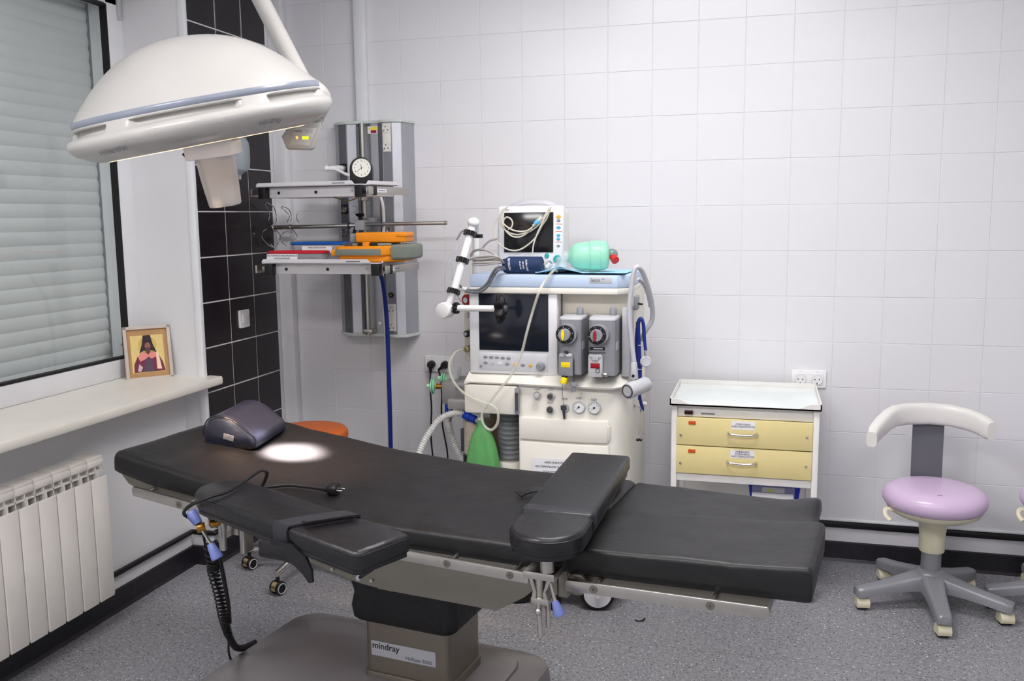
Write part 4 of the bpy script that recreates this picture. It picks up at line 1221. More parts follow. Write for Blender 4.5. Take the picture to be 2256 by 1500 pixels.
# ------------------------------------------------------------------ equipment shelves on the pole
def shelf(label, A, B, dep, zt, lean):
    """A left front corner, B right front corner of the tray"""
    A, B = Vector((A[0], A[1], 0)), Vector((B[0], B[1], 0))
    xa = (B - A).normalized()
    ya = (Vector((-xa.y, xa.x, 0)) + xa * lean).normalized()
    Wd = (B - A).length
    Mx = Matrix(((xa.x, ya.x, 0, A.x), (xa.y, ya.y, 0, A.y), (0, 0, 1, zt), (0, 0, 0, 1)))
    t = thing('equipment_shelf', label, 'shelf', tuple((A + B) / 2 + ya * dep / 2 + Vector((0, 0, zt))))
    g = G()
    g.box(0, 0, -0.004, Wd, dep, 0.0, 0, Mx)
    # raised lips; the front and side lips fall away into a notch at the front right corner
    def lip(p, q, na, nb):
        p, q = Vector(p), Vector(q)
        d = (q - p)
        L = d.length
        d.normalize()
        s_ = Vector((-d.y, d.x, 0)) * 0.004
        up_ = 0.019
        st = [(0, up_ if not na else 0.001), (0.012 if not na else 0.034, up_ if not na else 0.001), (0.02 if not na else 0.052, up_), (L - (0.052 if nb else 0.02), up_), (L - (0.034 if nb else 0.012), 0.001 if nb else up_), (L, 0.001 if nb else up_)]
        st[0] = (0, 0.001 if na else up_ * 0.6)
        if not nb: st[-1] = (L, up_ * 0.6)
        loops = [[p + d * x, p + d * x + s_, p + d * x + s_ + Vector((0, 0, h)), p + d * x + Vector((0, 0, h))] for x, h in st]
        g.loft(loops, M=Mx)
    lip((0, 0, -0.004), (Wd, 0, -0.004), False, True)
    lip((Wd, 0, -0.004), (Wd, dep, -0.004), True, False)
    lip((0, dep, -0.004), (0, 0, -0.004), False, False)
    g.obj('tray', M_SHELF, t, ang=30)
    br = G().box(0.03, 0.03, -0.052, Wd - 0.015, dep - 0.02, -0.006, 0.003, Mx).obj('support_beam', M_SHELF, t)
    for xx in (0.10, 0.30):
        G().cyl(Mx @ Vector((xx, 0.031, -0.030)), Mx @ Vector((xx, 0.027, -0.030)), 0.007, seg=14).obj('plug_hole', M_BLACK, br)
    G().cyl(Mx @ Vector((Wd - 0.07, 0.031, -0.027)), Mx @ Vector((Wd - 0.07, 0.027, -0.027)), 0.007, seg=14).obj('screw', M_LGREY, br)
    G().box(Wd - 0.035, -0.002, -0.056, Wd + 0.004, 0.028, -0.005, 0.002, Mx).obj('corner_block', M_BLACK, t)
    G().box(0.012, -0.002, -0.056, 0.05, 0.028, -0.005, 0.002, Mx).obj('corner_block', M_BLACK, t)
    # side rails on brackets
    for xx, s_ in ((Wd + 0.034, 1), (-0.03, -1)):
        G().box(xx - 0.005, 0.0, -0.046, xx + 0.005, dep + 0.02, -0.012, 0.001, Mx).obj('side_rail', M_STEEL, t)
        G().box(min(xx, xx - s_ * 0.035), 0.04, -0.038, max(xx, xx - s_ * 0.035), 0.075, -0.020, 0.001, Mx).obj('rail_bracket', M_STEEL, t)
    G().box(Wd + 0.030, 0.03, -0.050, Wd + 0.042, 0.05, -0.010, 0.001, Mx).obj('rail_clip', M_BLACK, t)
    G().box(Wd + 0.0392, 0.055, -0.036, Wd + 0.0402, 0.12, -0.022, 0, Mx).obj('rail_label', M_PAPER, t)
    G().box(Wd + 0.0402, 0.062, -0.031, Wd + 0.0405, 0.112, -0.027, 0, Mx).obj('label_print', M_INKG, t)
    G().box(Wd - 0.15, -0.0008, 0.004, Wd - 0.085, 0.0, 0.008, 0, Mx).obj('maker_mark', M_INKG, t)
    c = Vector((0.252, -0.135, zt - 0.03))
    G().cyl((c.x, c.y, zt - 0.065), (c.x, c.y, zt - 0.003), 0.024, seg=24, bev=0.003).obj('pole_clamp', M_STEEL, t)
    q = Mx @ Vector((Wd * 0.72, dep - 0.03, -0.029))
    G().cyl((c.x, c.y, zt - 0.029), tuple(q), 0.018, seg=14).obj('shelf_arm', M_SHELF, t)
    return t, Mx, Wd
s1, MS1, W1 = shelf('upper grey equipment shelf carrying the black clock, on the supply panel pole', (-0.125, -0.47), (0.428, -0.545), 0.27, 1.700, 0.10)
s2, MS2, W2 = shelf('lower grey equipment shelf holding the food boxes and orange cases', (-0.054, -0.57), (0.500, -0.555), 0.30, 1.362, 0.10)
for pts, s_ in ((GW1, s1), (GW2, s2)):
    G().tube(pts, 0.0026, 6, 5).obj('earth_wire', M_WIRE, s_)
    e = Vector(pts[0])
    G().cyl(e + Vector((0.0, 0, -0.008)), e + Vector((0, 0, 0.012)), 0.004, seg=8).obj('earth_stud', M_STEEL, s_)
    G().cyl(e + Vector((-0.025, 0, -0.008)), e + Vector((-0.025, 0, 0.012)), 0.004, seg=8).obj('earth_stud', M_STEEL, s_)

# ------------------------------------------------------------------ round rod with wire hooks
rod = thing('equipment_rod', 'round steel rod with wire infusion hooks clamped across the supply pole', 'rod', (0.252, -0.18, 1.52))
G().cyl((-0.232, -0.20, 1.512), (0.24, -0.20, 1.520), 0.0105, seg=16, bev=0.001).obj('rod_bar', M_STEEL, rod)
G().cyl((0.27, -0.20, 1.524), (0.687, -0.20, 1.527), 0.009, seg=16, bev=0.001).obj('rod_bar', M_STEEL, rod)
G().cyl((0.680, -0.20, 1.527), (0.690, -0.20, 1.527), 0.0105, seg=16).obj('end_cap', M_STEEL, rod)
G().box(0.238, -0.222, 1.498, 0.285, -0.148, 1.545, 0.003).obj('clamp_block', M_LGREY, rod)
G().box(0.262, -0.16, 1.53, 0.31, -0.12, 1.555, 0.002).obj('clamp_jaw', M_LGREY, rod)
g = G().cyl((0.252, -0.19, 1.545), (0.252, -0.19, 1.562), 0.008, seg=12)
g.lathe([(0.008, 0), (0.020, 0.008), (0.022, 0.014), (0.018, 0.018), (0.002, 0.019)], Matrix.Translation((0.252, -0.19, 1.558)), 20)
g.obj('clamp_knob', M_BLACK, rod)
G().tube([(0.236, -0.205, 1.51), (0.228, -0.21, 1.48), (0.226, -0.21, 1.44)], 0.008, 8, 4, 0.6).obj('clamp_lever', M_BLACK, rod)
HK1 = [(-0.228, -0.2, 1.545), (-0.237, -0.2, 1.577), (-0.24, -0.2, 1.604), (-0.228, -0.2, 1.629), (-0.215, -0.2, 1.632), (-0.199, -0.2, 1.611), (-0.199, -0.2, 1.561), (-0.196, -0.2, 1.53), (-0.199, -0.2, 1.52)]
HK2 = [(-0.199, -0.2, 1.51), (-0.207, -0.2, 1.491), (-0.224, -0.2, 1.507), (-0.242, -0.2, 1.499), (-0.252, -0.2, 1.468), (-0.245, -0.2, 1.433), (-0.228, -0.2, 1.417), (-0.213, -0.2, 1.419), (-0.206, -0.2, 1.433)]
HK3 = [(-0.126, -0.2, 1.537), (-0.129, -0.2, 1.568), (-0.141, -0.2, 1.591), (-0.14, -0.2, 1.606), (-0.129, -0.2, 1.612), (-0.117, -0.2, 1.598), (-0.12, -0.2, 1.568), (-0.113, -0.2, 1.537), (-0.107, -0.2, 1.525)]
HK4 = [(-0.107, -0.2, 1.527), (-0.083, -0.2, 1.544), (-0.075, -0.2, 1.534), (-0.061, -0.2, 1.548), (-0.059, -0.2, 1.571), (-0.066, -0.2, 1.584), (-0.079, -0.2, 1.582)]
HK5 = [(-0.108, -0.2, 1.51), (-0.12, -0.2, 1.487), (-0.142, -0.2, 1.493), (-0.156, -0.2, 1.471), (-0.144, -0.2, 1.444), (-0.141, -0.2, 1.425)]
HK6 = [(-0.104, -0.2, 1.51), (-0.091, -0.2, 1.471), (-0.096, -0.2, 1.455)]
HK7 = [(-0.195, -0.2, 1.51), (-0.182, -0.2, 1.471), (-0.19, -0.2, 1.436), (-0.183, -0.2, 1.409)]
def hook(paths, cx):
    o = None
    for pts in paths:
        n = len(pts) - 1
        P = [(x, y + 0.03 * math.sin(i * 1.3), z) for i, (x, y, z) in enumerate(pts)]
        if o is None: g = G()
        g.tube(P, 0.0022, 6, 5)
        o = g
    g.torus(0.0125, 0.0028, frame((cx, -0.20, 1.515), (1, 0, 0)), 16, 6)
    return g.obj('wire_hook', M_CHROME, rod)
hook([HK1, HK2, HK7], -0.20)
hook([HK3, HK4, HK5, HK6], -0.107)
G().torus(0.0125, 0.004, frame((0.20, -0.20, 1.520), (1, 0, 0)), 16, 6).obj('rod_ring', M_DGREY, rod)

# ------------------------------------------------------------------ clock
ck = thing('alarm_clock', 'black arched alarm clock with a round white dial on the upper shelf', 'clock', (0.387, -0.45, 1.703))
Mc = facing((0.387, -0.455, 1.703), (0.28, -1, 0.06))
arch = [(-0.050, 0.0), (0.050, 0.0), (0.050, 0.066)] + [(0.050 * math.cos(a), 0.066 + 0.050 * math.sin(a)) for a in [PI * i / 16 for i in range(1, 16)]] + [(-0.050, 0.066)]
G().ext(arch, -0.035, 0.006, Mc, 0.004).obj('clock_case', M_BLACK, ck)
Md = Mc @ Matrix.Translation((0.003, 0.068, 0.006))
G().lathe([(0.0405, 0.0), (0.0405, 0.002), (0.038, 0.0025), (0.038, 0.0008), (0.001, 0.0008)], Md, 40).obj('dial', mat('clock_dial', (232, 232, 222), 0.5), ck)
for h in range(12):
    a = PI / 2 - h * PI / 6
    text(str(h or 12), 0.009, Md @ Matrix.Translation((0.0305 * math.cos(a), 0.0305 * math.sin(a), 0.0011)), M_INK, ck, 'numeral')
def hand(ang, L, w_):
    a = PI / 2 - ang
    Mhn = Md @ Matrix.Rotation(a, 4, 'Z')
    G().ext([(-0.006, -w_), (L, -w_ * 0.4), (L, w_ * 0.4), (-0.006, w_)], 0.0016, 0.0022, Mhn).obj('clock_hand', M_BLACK, ck, ang=0)
hand(2 * PI * (11.65 / 12), 0.018, 0.0016)
hand(2 * PI * (38.5 / 60), 0.031, 0.0011)

# ------------------------------------------------------------------ food boxes on the lower shelf
def food_box(label, x0, x1, y0, y1, z0, h, lid, txt, lab, tilt=0.0):
    cx, cy = (x0 + x1) / 2, (y0 + y1) / 2
    t = thing('plastic_container', label, 'container', (cx, cy, z0))
    M0 = Matrix.Translation((cx, cy, z0)) @ Matrix.Rotation(tilt, 4, 'Z')
    w_, d_ = x1 - x0, y1 - y0
    loops = [[(x, y, z) for x, y in rrect(w_ * k_, d_ * k_, 0.025)] for z, k_ in ((0.0, 0.90), (0.004, 0.92), (h - 0.008, 0.975))]
    G().loft(loops, M=M0).obj('box', mat('cloudy_plastic', (206, 206, 212), 0.2, alpha=0.5), t)
    loops = [[(x, y, z) for x, y in rrect(w_ * k_, d_ * k_, 0.027)] for z, k_ in ((h - 0.012, 0.99), (h - 0.009, 1.02), (h - 0.003, 1.02), (h, 0.98), (h - 0.001, 0.92), (h - 0.004, 0.90))]
    G().loft(loops, M=M0).obj('lid', lid, t)
    # grey odds and ends seen through the plastic
    for i in range(4):
        c = ((-0.32 + 0.2 * i) * w_, random.uniform(-0.1, 0.15) * d_, h * 0.35)
        G().cbox(c, (w_ * 0.14, d_ * 0.3, h * 0.5), 0.004, M0 @ Matrix.Rotation(0.3 * i, 4, 'Z')).obj('contents', (M_DGREY, M_GREY, M_LGREY, M_DGREY)[i], t)
    lx, lw, lh, lz = lab
    Mlb = M0 @ facing((lx, -d_ * 0.5 - 0.004, lz), (0, -1, 0.12))
    G().box(-lw / 2, -lh / 2, 0, lw / 2, lh / 2, 0.0006, 0, Mlb).obj('paper_label', M_PAPER, t)
    for i, s_ in enumerate(txt):
        text(s_, 0.0085, Mlb @ Matrix.Translation((0, lh * 0.28 - i * 0.0115, 0.0009)), M_INK, t, sx=1.1)
food_box('clear plastic food box with a red lid and paper label on the lower shelf', -0.045, 0.225, -0.545, -0.445, 1.3625, 0.050, M_REDLID, ('НЕСТЕРИЛЬНО МЕДИЦИНСКОЕ', 'ОБОРУДОВАНИЕ', 'АНЕСТЕЗИОЛОГИЯ'), (-0.055, 0.15, 0.036, 0.019), 0.02)
food_box('larger clear food box with a blue lid behind the red lidded one', 0.0, 0.285, -0.42, -0.29, 1.3625, 0.085, M_BLUELID, ('АНЕСТЕЗИОЛОГИЯ',), (0.0, 0.15, 0.03, 0.052))

# ------------------------------------------------------------------ orange cases
oc = thing('defibrillator', 'orange and grey portable defibrillator case lying on the lower shelf', 'medical device', (0.44, -0.44, 1.363))
Mo = Matrix.Translation((0.435, -0.435, 1.363)) @ Matrix.Rotation(0.10, 4, 'Z')
G().ext([(-0.135, -0.085), (0.10, -0.085), (0.15, -0.06), (0.15, 0.10), (-0.135, 0.10)], 0.0, 0.030, Mo, 0.008, 3).obj('lower_shell', M_ORANGE, oc)
G().ext([(-0.155, -0.08), (-0.14, -0.096), (0.06, -0.096), (0.085, -0.09), (0.155, -0.09), (0.165, -0.05), (0.165, 0.10), (-0.155, 0.10)], 0.026, 0.070, Mo, 0.01, 3).obj('upper_shell', M_ORANGE, oc)
G().box(-0.150, -0.100, 0.030, 0.055, -0.09, 0.058, 0.003, Mo).obj('grip_band', M_OLIVE, oc)
G().ext([(0.100, -0.096), (0.16, -0.092), (0.186, -0.06), (0.192, 0.0), (0.19, 0.098), (0.10, 0.098)], 0.010, 0.076, Mo, 0.014, 4).obj('side_bumper', M_OLIVE, oc)
G().ext([(-0.12, -0.075), (0.05, -0.075), (0.09, -0.055), (0.09, 0.09), (-0.12, 0.09)], 0.068, 0.082, Mo, 0.006, 3).obj('top_panel', M_OLIVE, oc)
G().box(-0.175, -0.088, 0.028, -0.145, -0.03, 0.055, 0.005, Mo).obj('latch', M_ORANGE, oc)
for x0_, m_ in ((-0.115, M_DGREY), (-0.055, M_BLACK), (0.0, M_BLACK)):
    G().box(x0_, -0.080, 0.066, x0_ + 0.035, -0.05, 0.0845, 0.003, Mo).obj('key_block', m_, oc)
G().box(-0.032, -0.083, 0.064, -0.003, -0.055, 0.087, 0.003, Mo).obj('release_key', M_ORANGE, oc)
oc2 = thing('orange_case', 'small flat orange plastic case lying on top of the defibrillator', 'case', (0.47, -0.42, 1.447))
Mo2 = Matrix.Translation((0.465, -0.405, 1.4465)) @ Matrix.Rotation(0.10, 4, 'Z')
G().box(-0.108, -0.075, 0.0, 0.118, 0.075, 0.044, 0.007, Mo2, 3).obj('case_shell', M_ORANGE, oc2)
G().box(0.080, -0.079, 0.024, 0.124, 0.06, 0.040, 0.006, Mo2).obj('case_handle', M_ORANGE, oc2)
G().box(-0.138, -0.06, 0.0, -0.106, 0.06, 0.040, 0.004, Mo2).obj('end_cap', M_GREY, oc2)

# ================================================================== ANAESTHESIA MACHINE
am = thing('anaesthesia_machine', 'cream anaesthesia machine with a dark screen and pale blue worktop', 'anaesthesia machine', (1.28, -0.5, 0))
G().ext([(0.97, -0.22), (0.97, -0.76), (1.0, -0.80), (1.52, -0.80), (1.58, -0.76), (1.60, -0.70), (1.60, -0.22)], 0.145, 0.20, None, 0.01).obj('chassis', M_CREAM, am)
# cabinet with drawers on the right, open bay on the left
PB = [(1.168, -0.24), (1.168, -0.735), (1.30, -0.744), (1.42, -0.746), (1.525, -0.740), (1.555, -0.728), (1.582, -0.70), (1.602, -0.65), (1.608, -0.58), (1.608, -0.24)]
G().ext(PB, 0.20, 0.90, None, 0.004).obj('cabinet', M_CREAM, am)
G().box(0.955, -0.44, 0.20, 1.17, -0.24, 0.90, 0.004).obj('bay_back', M_BROWN, am)
def front(z0, z1, name, t=0.014):
    P = [(1.176, -0.735), (1.176, -0.750), (1.30, -0.758), (1.42, -0.760), (1.522, -0.753), (1.532, -0.745), (1.532, -0.735)]
    return G().ext(P, z0, z1, None, 0.003).obj(name, M_CREAM, am)
front(0.672, 0.760, 'drawer')
d2 = front(0.215, 0.662, 'drawer')
for zz, hh in ((0.712, 0.03), (0.60, 0.02)):
    G().box(1.527, -0.752, zz - hh, 1.538, -0.742, zz + hh, 0.003).obj('drawer_grip', M_CREAM2, am)
Mlb = facing((1.316, -0.7595, 0.570), (0.02, -1, 0))
G().ext(rrect(0.175, 0.062, 0.008), 0, 0.0006, Mlb).obj('paper_label', M_PAPER, am)
for i, s_ in enumerate(('АНЕСТЕЗИОЛОГИЯ', 'НЕСТЕРИЛЬНОЕ ОБОРУДОВАНИЕ')):
    text(s_, 0.0105, Mlb @ Matrix.Translation((0.012, 0.014 - i * 0.018, 0.0008)), M_INK, am)
G().box(-0.045, -0.0225, 0.0006, 0.055, -0.0205, 0.0009, 0, Mlb).obj('label_rule', M_INK, am)
# sloping ledge over the gauges
prof = [(-0.60, 0.895), (-0.742, 0.885), (-0.768, 0.889), (-0.772, 0.896), (-0.766, 0.903), (-0.70, 0.932), (-0.60, 0.936)]
YZ = Matrix(((0, 0, 1, 0), (1, 0, 0, 0), (0, 1, 0, 0), (0, 0, 0, 1)))
LP = [(0.952, 0.0), (0.965, 0.024), (1.17, 0.018), (1.36, 0.0), (1.50, 0.0), (1.548, 0.0), (1.598, 0.055)]
loops = []
for x, dy in LP:
    loops.append([(x, y + (dy if y < -0.65 else 0), z) for y, z in prof])
G().loft(loops).obj('ledge', M_CREAM, am, ang=45)
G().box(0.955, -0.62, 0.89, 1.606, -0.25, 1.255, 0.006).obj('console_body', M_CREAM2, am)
# door on the left with its dark hinge
G().box(0.944, -0.752, 0.768, 1.166, -0.60, 0.884, 0.006).obj('absorber_door', M_CREAM, am)
G().box(1.159, -0.766, 0.772, 1.176, -0.745, 0.880, 0.004).obj('door_hinge', M_GREY, am)
G().cyl((1.1675, -0.766, 0.79), (1.1675, -0.766, 0.862), 0.006, seg=12).obj('hinge_pin', M_DGREY, am)
# screen unit
scr = G().box(0.957, -0.712, 0.925, 1.322, -0.61, 1.262, 0.008).obj('screen_housing', M_BEZEL, am)
G().box(1.000, -0.7150, 1.022, 1.286, -0.7105, 1.250, 0.001).obj('screen', M_SCREEN, am)
pn = G().box(0.998, -0.7145, 0.940, 1.284, -0.7110, 1.008, 0.001).obj('key_panel', mat('console_key_panel', (206, 207, 212), 0.45), am)
bt = None
for i in range(8):
    x = 1.022 + i * 0.0242
    if i < 5:
        m_ = M_GREY
        Mk = facing((x + 0.003, -0.7145, 0.994 - i * 0.0008))
        G().ext(rrect(0.017, 0.010, 0.0045), 0, 0.002, Mk, 0.0006).obj('key', m_, am)
for (x, z, m_) in ((1.025, 0.970, M_GREY), (1.055, 0.969, M_LGREY), (1.085, 0.968, M_BEZEL), (1.116, 0.967, M_GREY), (1.150, 0.966, M_AMBER), (1.181, 0.965, M_GREY), (1.213, 0.964, M_AMBER)):
    G().ext(rrect(0.017 if m_ is M_GREY else 0.014, 0.011, 0.005), 0, 0.002, facing((x, -0.7145, z)), 0.0006).obj('key', m_, am)
G().cyl((1.006, -0.714, 0.956), (1.006, -0.719, 0.956), 0.0045, seg=14).obj('status_lamp', M_GREY, am)
G().lathe([(0.019, 0), (0.018, 0.006), (0.0155, 0.012), (0.0145, 0.018), (0.012, 0.020), (0.001, 0.020)], facing((1.254, -0.7145, 0.962)), 28).obj('rotary_knob', M_GREY, am)
# recessed back panel behind the vaporisers
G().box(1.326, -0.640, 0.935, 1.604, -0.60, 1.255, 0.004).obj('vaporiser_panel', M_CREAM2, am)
G().box(1.575, -0.70, 0.93, 1.606, -0.60, 1.20, 0.004).obj('side_post', M_LGREY, am)
# worktop
WT = [(0.966, -0.26), (0.966, -0.722), (1.560, -0.722), (1.604, -0.672), (1.604, -0.26)]
G().ext(WT, 1.252, 1.276, None, 0.004).obj('worktop_underside', M_CREAM, am)
G().ext(WT, 1.276, 1.326, None, 0.006).obj('worktop', M_BLUETOP, am)
Mn = facing((1.495, -0.7222, 1.307))
G().box(-0.044, -0.011, 0, 0.044, 0.011, 0.0012, 0.0004, Mn).obj('maker_plate', M_LGREY, am)
text('leon', 0.021, Mn @ Matrix.Translation((-0.019, 0.0, 0.0015)), M_INKG, am)
G().box(0.004, 0.004, 0.0012, 0.016, 0.0062, 0.0016, 0, Mn).obj('plate_mark', M_BLUEC, am)
# gauge panel fittings
def round_fit(x, z, r, m, name, dep=0.010, m2=None, y=-0.7475):
    o = G().lathe([(r, 0), (r, dep * 0.7), (r * 0.9, dep), (r * 0.001, dep)], facing((x, y, z), (0.02, -1, 0.05)), 26).obj(name, m, am)
    if m2:
        G().lathe([(r * 0.72, dep), (r * 0.70, dep + 0.003), (0.0005, dep + 0.003)], facing((x, y, z), (0.02, -1, 0.05)), 22).obj(name + '_cap', m2, o)
    return o
round_fit(1.247, 0.853, 0.0145, M_CHROME, 'push_button', 0.012, M_LGREY)
round_fit(1.302, 0.850, 0.0145, M_CHROME, 'push_button', 0.012, M_DGREY)
round_fit(1.300, 0.797, 0.0145, M_CHROME, 'push_button', 0.012, M_DGREY)
for x in (1.415, 1.476):
    Mg = facing((x, -0.7475, 0.812), (0.02, -1, 0.05))
    o = G().lathe([(0.0245, 0), (0.0245, 0.006), (0.022, 0.007), (0.022, 0.004), (0.001, 0.004)], Mg, 32).obj('pressure_gauge', M_LGREY, am)
    G().lathe([(0.0215, 0.0042), (0.0005, 0.0046)], Mg, 28).obj('gauge_dial', M_WHITE, o)
    for i in range(9):
        a = PI * 1.25 - i * PI * 1.5 / 8
        G().box(0.0155, -0.0006, 0.0048, 0.0195, 0.0006, 0.0053, 0, Mg @ Matrix.Rotation(a, 4, 'Z')).obj('gauge_tick', M_INK, o)
    G().ext([(-0.004, -0.0012), (0.017, 0), (-0.004, 0.0012)], 0.0053, 0.006, Mg @ Matrix.Rotation(PI * 1.22, 4, 'Z')).obj('gauge_needle', M_INK, o)
    G().cyl(Mg @ Vector((0, 0, 0.005)), Mg @ Vector((0, 0, 0.0075)), 0.004, seg=12).obj('gauge_hub', M_INK, o)
for (x, z) in ((1.247, 0.879), (1.302, 0.877), (1.300, 0.824), (1.358, 0.842), (1.413, 0.847), (1.474, 0.844)):
    G().ext(rrect(0.023, 0.0075, 0.003), 0, 0.0006, facing((x, -0.7462, z), (0.02, -1, 0))).obj('fitting_label', M_LGREY, am)
o = round_fit(1.360, 0.806, 0.0155, M_LGREY, 'key_switch', 0.008)
G().ext([(-0.011, 0.012), (0.011, 0.012), (0.012, -0.004), (0.005, -0.010), (0.004, -0.042), (-0.004, -0.044), (-0.006, -0.010), (-0.012, -0.004)], 0.010, 0.013, facing((1.356, -0.7475, 0.806)) @ Matrix.Rotation(0.08, 4, 'Z'), 0.001).obj('key', M_DGREY, am)
G().tube([(1.357, -0.785, 0.928), (1.3575, -0.785, 0.88), (1.357, -0.765, 0.815)], 0.0009, 5, 3).obj('key_cord', M_DGREY, am)
# left side column with knobs
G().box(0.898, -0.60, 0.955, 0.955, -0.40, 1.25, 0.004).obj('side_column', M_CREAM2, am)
def side_knob(z, r, m, L, m2=None):
    o = G().cyl((0.923, -0.60, z), (0.916, -0.60 - L, z), r, seg=20, bev=0.003).obj('side_knob', m, am)
    if m2:
        G().cyl((0.916, -0.60 - L, z), (0.914, -0.605 - L, z), r * 0.5, seg=14).obj('knob_cap', m2, o)
side_knob(1.213, 0.024, M_DRED, 0.022, M_CHROME)
side_knob(1.15, 0.010, M_LGREY, 0.02)
side_knob(1.073, 0.014, M_BLACK, 0.03, M_LGREY)
side_knob(1.010, 0.014, mat('dull_brass', (172, 158, 122), 0.35, metal=0.9), 0.035)
# breathing block
G().box(0.805, -0.64, 0.772, 0.945, -0.48, 0.870, 0.010).obj('breathing_block', mat('block_grey', (150, 148, 148), 0.4, metal=0.3), am)
G().box(0.835, -0.655, 0.755, 0.95, -0.50, 0.80, 0.008).obj('block_plate', mat('block_grey2', (165, 163, 162), 0.4, metal=0.3), am)
G().lathe([(0.028, 0), (0.028, 0.05), (0.024, 0.055), (0.001, 0.056)], Matrix.Translation((0.842, -0.57, 0.870)), 26).obj('valve_dome', M_CLEAR, am)
G().lathe([(0.018, 0), (0.018, 0.02), (0.001, 0.021)], Matrix.Translation((0.842, -0.57, 0.871)), 20).obj('valve_disc', M_WHITE, am)
G().cyl((0.86, -0.62, 0.845), (0.895, -0.66, 0.852), 0.008, seg=12).obj('valve_lever', M_STEEL, am)
G().box(0.905, -0.60, 0.870, 0.955, -0.55, 0.905, 0.004).obj('flow_sensor', mat('sensor_taupe', (170, 160, 146), 0.5), am)
# soda lime canister and bellows
c0 = Vector((0.945, -0.58))
G().cyl((c0.x, c0.y, 0.56), (c0.x, c0.y, 0.70), 0.058, seg=32).obj('absorbent', M_SAND, am)
G().cyl((c0.x, c0.y, 0.552), (c0.x, c0.y, 0.755), 0.062, seg=32).obj('canister', M_CLEAR, am)
G().cyl((c0.x, c0.y, 0.50), (c0.x, c0.y, 0.556), 0.065, seg=32, bev=0.004).obj('canister_base', M_BLACK, am)
G().cyl((c0.x, c0.y, 0.752), (c0.x, c0.y, 0.77), 0.066, seg=32).obj('canister_lid', M_DGREY, am)
G().box(c0.x - 0.075, c0.y - 0.012, 0.56, c0.x - 0.062, c0.y + 0.012, 0.66, 0.003).obj('canister_latch', M_DGREY, am)
b0 = Vector((1.098, -0.62))
pr = []
for i in range(10):
    z = 0.555 + i * 0.0205
    pr += [(0.033, z), (0.046, z + 0.006), (0.048, z + 0.0105), (0.046, z + 0.015)]
G().lathe(pr, Matrix.Translation((b0.x, b0.y, 0)), 36).obj('bellows', mat('bellows_grey', (120, 122, 124), 0.35), am, ang=25)
G().cyl((b0.x, b0.y, 0.545), (b0.x, b0.y, 0.768), 0.0545, seg=36).obj('bellows_chamber', mat('bellows_glass', (190, 196, 200), 0.08, alpha=0.22), am)
G().cyl((b0.x, b0.y, 0.50), (b0.x, b0.y, 0.548), 0.062, seg=36, bev=0.004).obj('bellows_base', M_CREAM, am)
G().box(0.955, -0.70, 0.44, 1.17, -0.44, 0.50, 0.006).obj('bay_floor', M_CREAM, am)
# casters
def big_caster(x, y, ang):
    r = 0.068
    ax = Vector((math.sin(ang), -math.cos(ang), 0))
    c = Vector((x, y, r))
    Mw = frame(c - ax * 0.017, ax)
    o = G().lathe([(r - 0.014, 0), (r - 0.004, 0.001), (r, 0.006), (r, 0.028), (r - 0.004, 0.033), (r - 0.014, 0.034)], Mw, 40).obj('caster_tyre', M_RUBBER, am)
    G().lathe([(r - 0.0135, 0.002), (r - 0.0135, 0.036), (r - 0.018, 0.037), (0.001, 0.037)], Mw, 36).obj('caster_disc', M_PVC, am)
    p = c + ax * 0.026
    G().tube([p + Vector((0.0, 0, -0.008)), p + Vector((0.008, 0, 0.012)), p + Vector((0.03, 0.01, 0.05)), c + Vector((0.01, 0.0, 0.085))], 0.012, 10, 5).obj('caster_fork', M_CREAM, am)
    G().cyl(c + Vector((0.01, 0, 0.07)), c + Vector((0.01, 0, 0.12)), 0.03, seg=18).obj('caster_swivel', M_CREAM, am)
big_caster(1.495, -0.775, 0.18)
G().lathe([(0.052, 0), (0.064, 0.001), (0.068, 0.006), (0.068, 0.030), (0.064, 0.036), (0.050, 0.037), (0.001, 0.034)], frame((1.165, -0.77, 0.068), (0.3, -1, 0)), 36).obj('caster_tyre', M_RUBBER, am)
G().cyl((1.165, -0.77, 0.10), (1.165, -0.77, 0.15), 0.03, seg=18).obj('caster_swivel', M_CREAM, am)
loops = []
for z, k_ in ((0.0, 0.70), (0.006, 0.86), (0.05, 1.0), (0.13, 1.0), (0.15, 0.9)):
    loops.append([(x, y, z) for x, y in rrect(0.050 * k_, 0.08 * k_, 0.018 * k_, 5, 1.325, -0.80)])
G().loft(loops).obj('brake_pedal', M_BLACK, am, ang=50)
big_caster(1.54, -0.30, 0.18)
big_caster(1.02, -0.30, 0.18)
# rail and hook on the right flank
G().box(1.606, -0.60, 1.18, 1.622, -0.54, 1.235, 0.003).obj('hook_block', M_GREY, am)
G().cyl((1.606, -0.57, 1.205), (1.640, -0.60, 1.205), 0.004, seg=10).obj('hook_pin', M_BLACK, am)
g = G().tube([(1.606, -0.56, 0.79), (1.63, -0.60, 0.795), (1.655, -0.63, 0.81)], 0.006, 8, 4)
g.sph((1.657, -0.632, 0.811), 0.010)
g.obj('side_peg', M_PVC2, am)

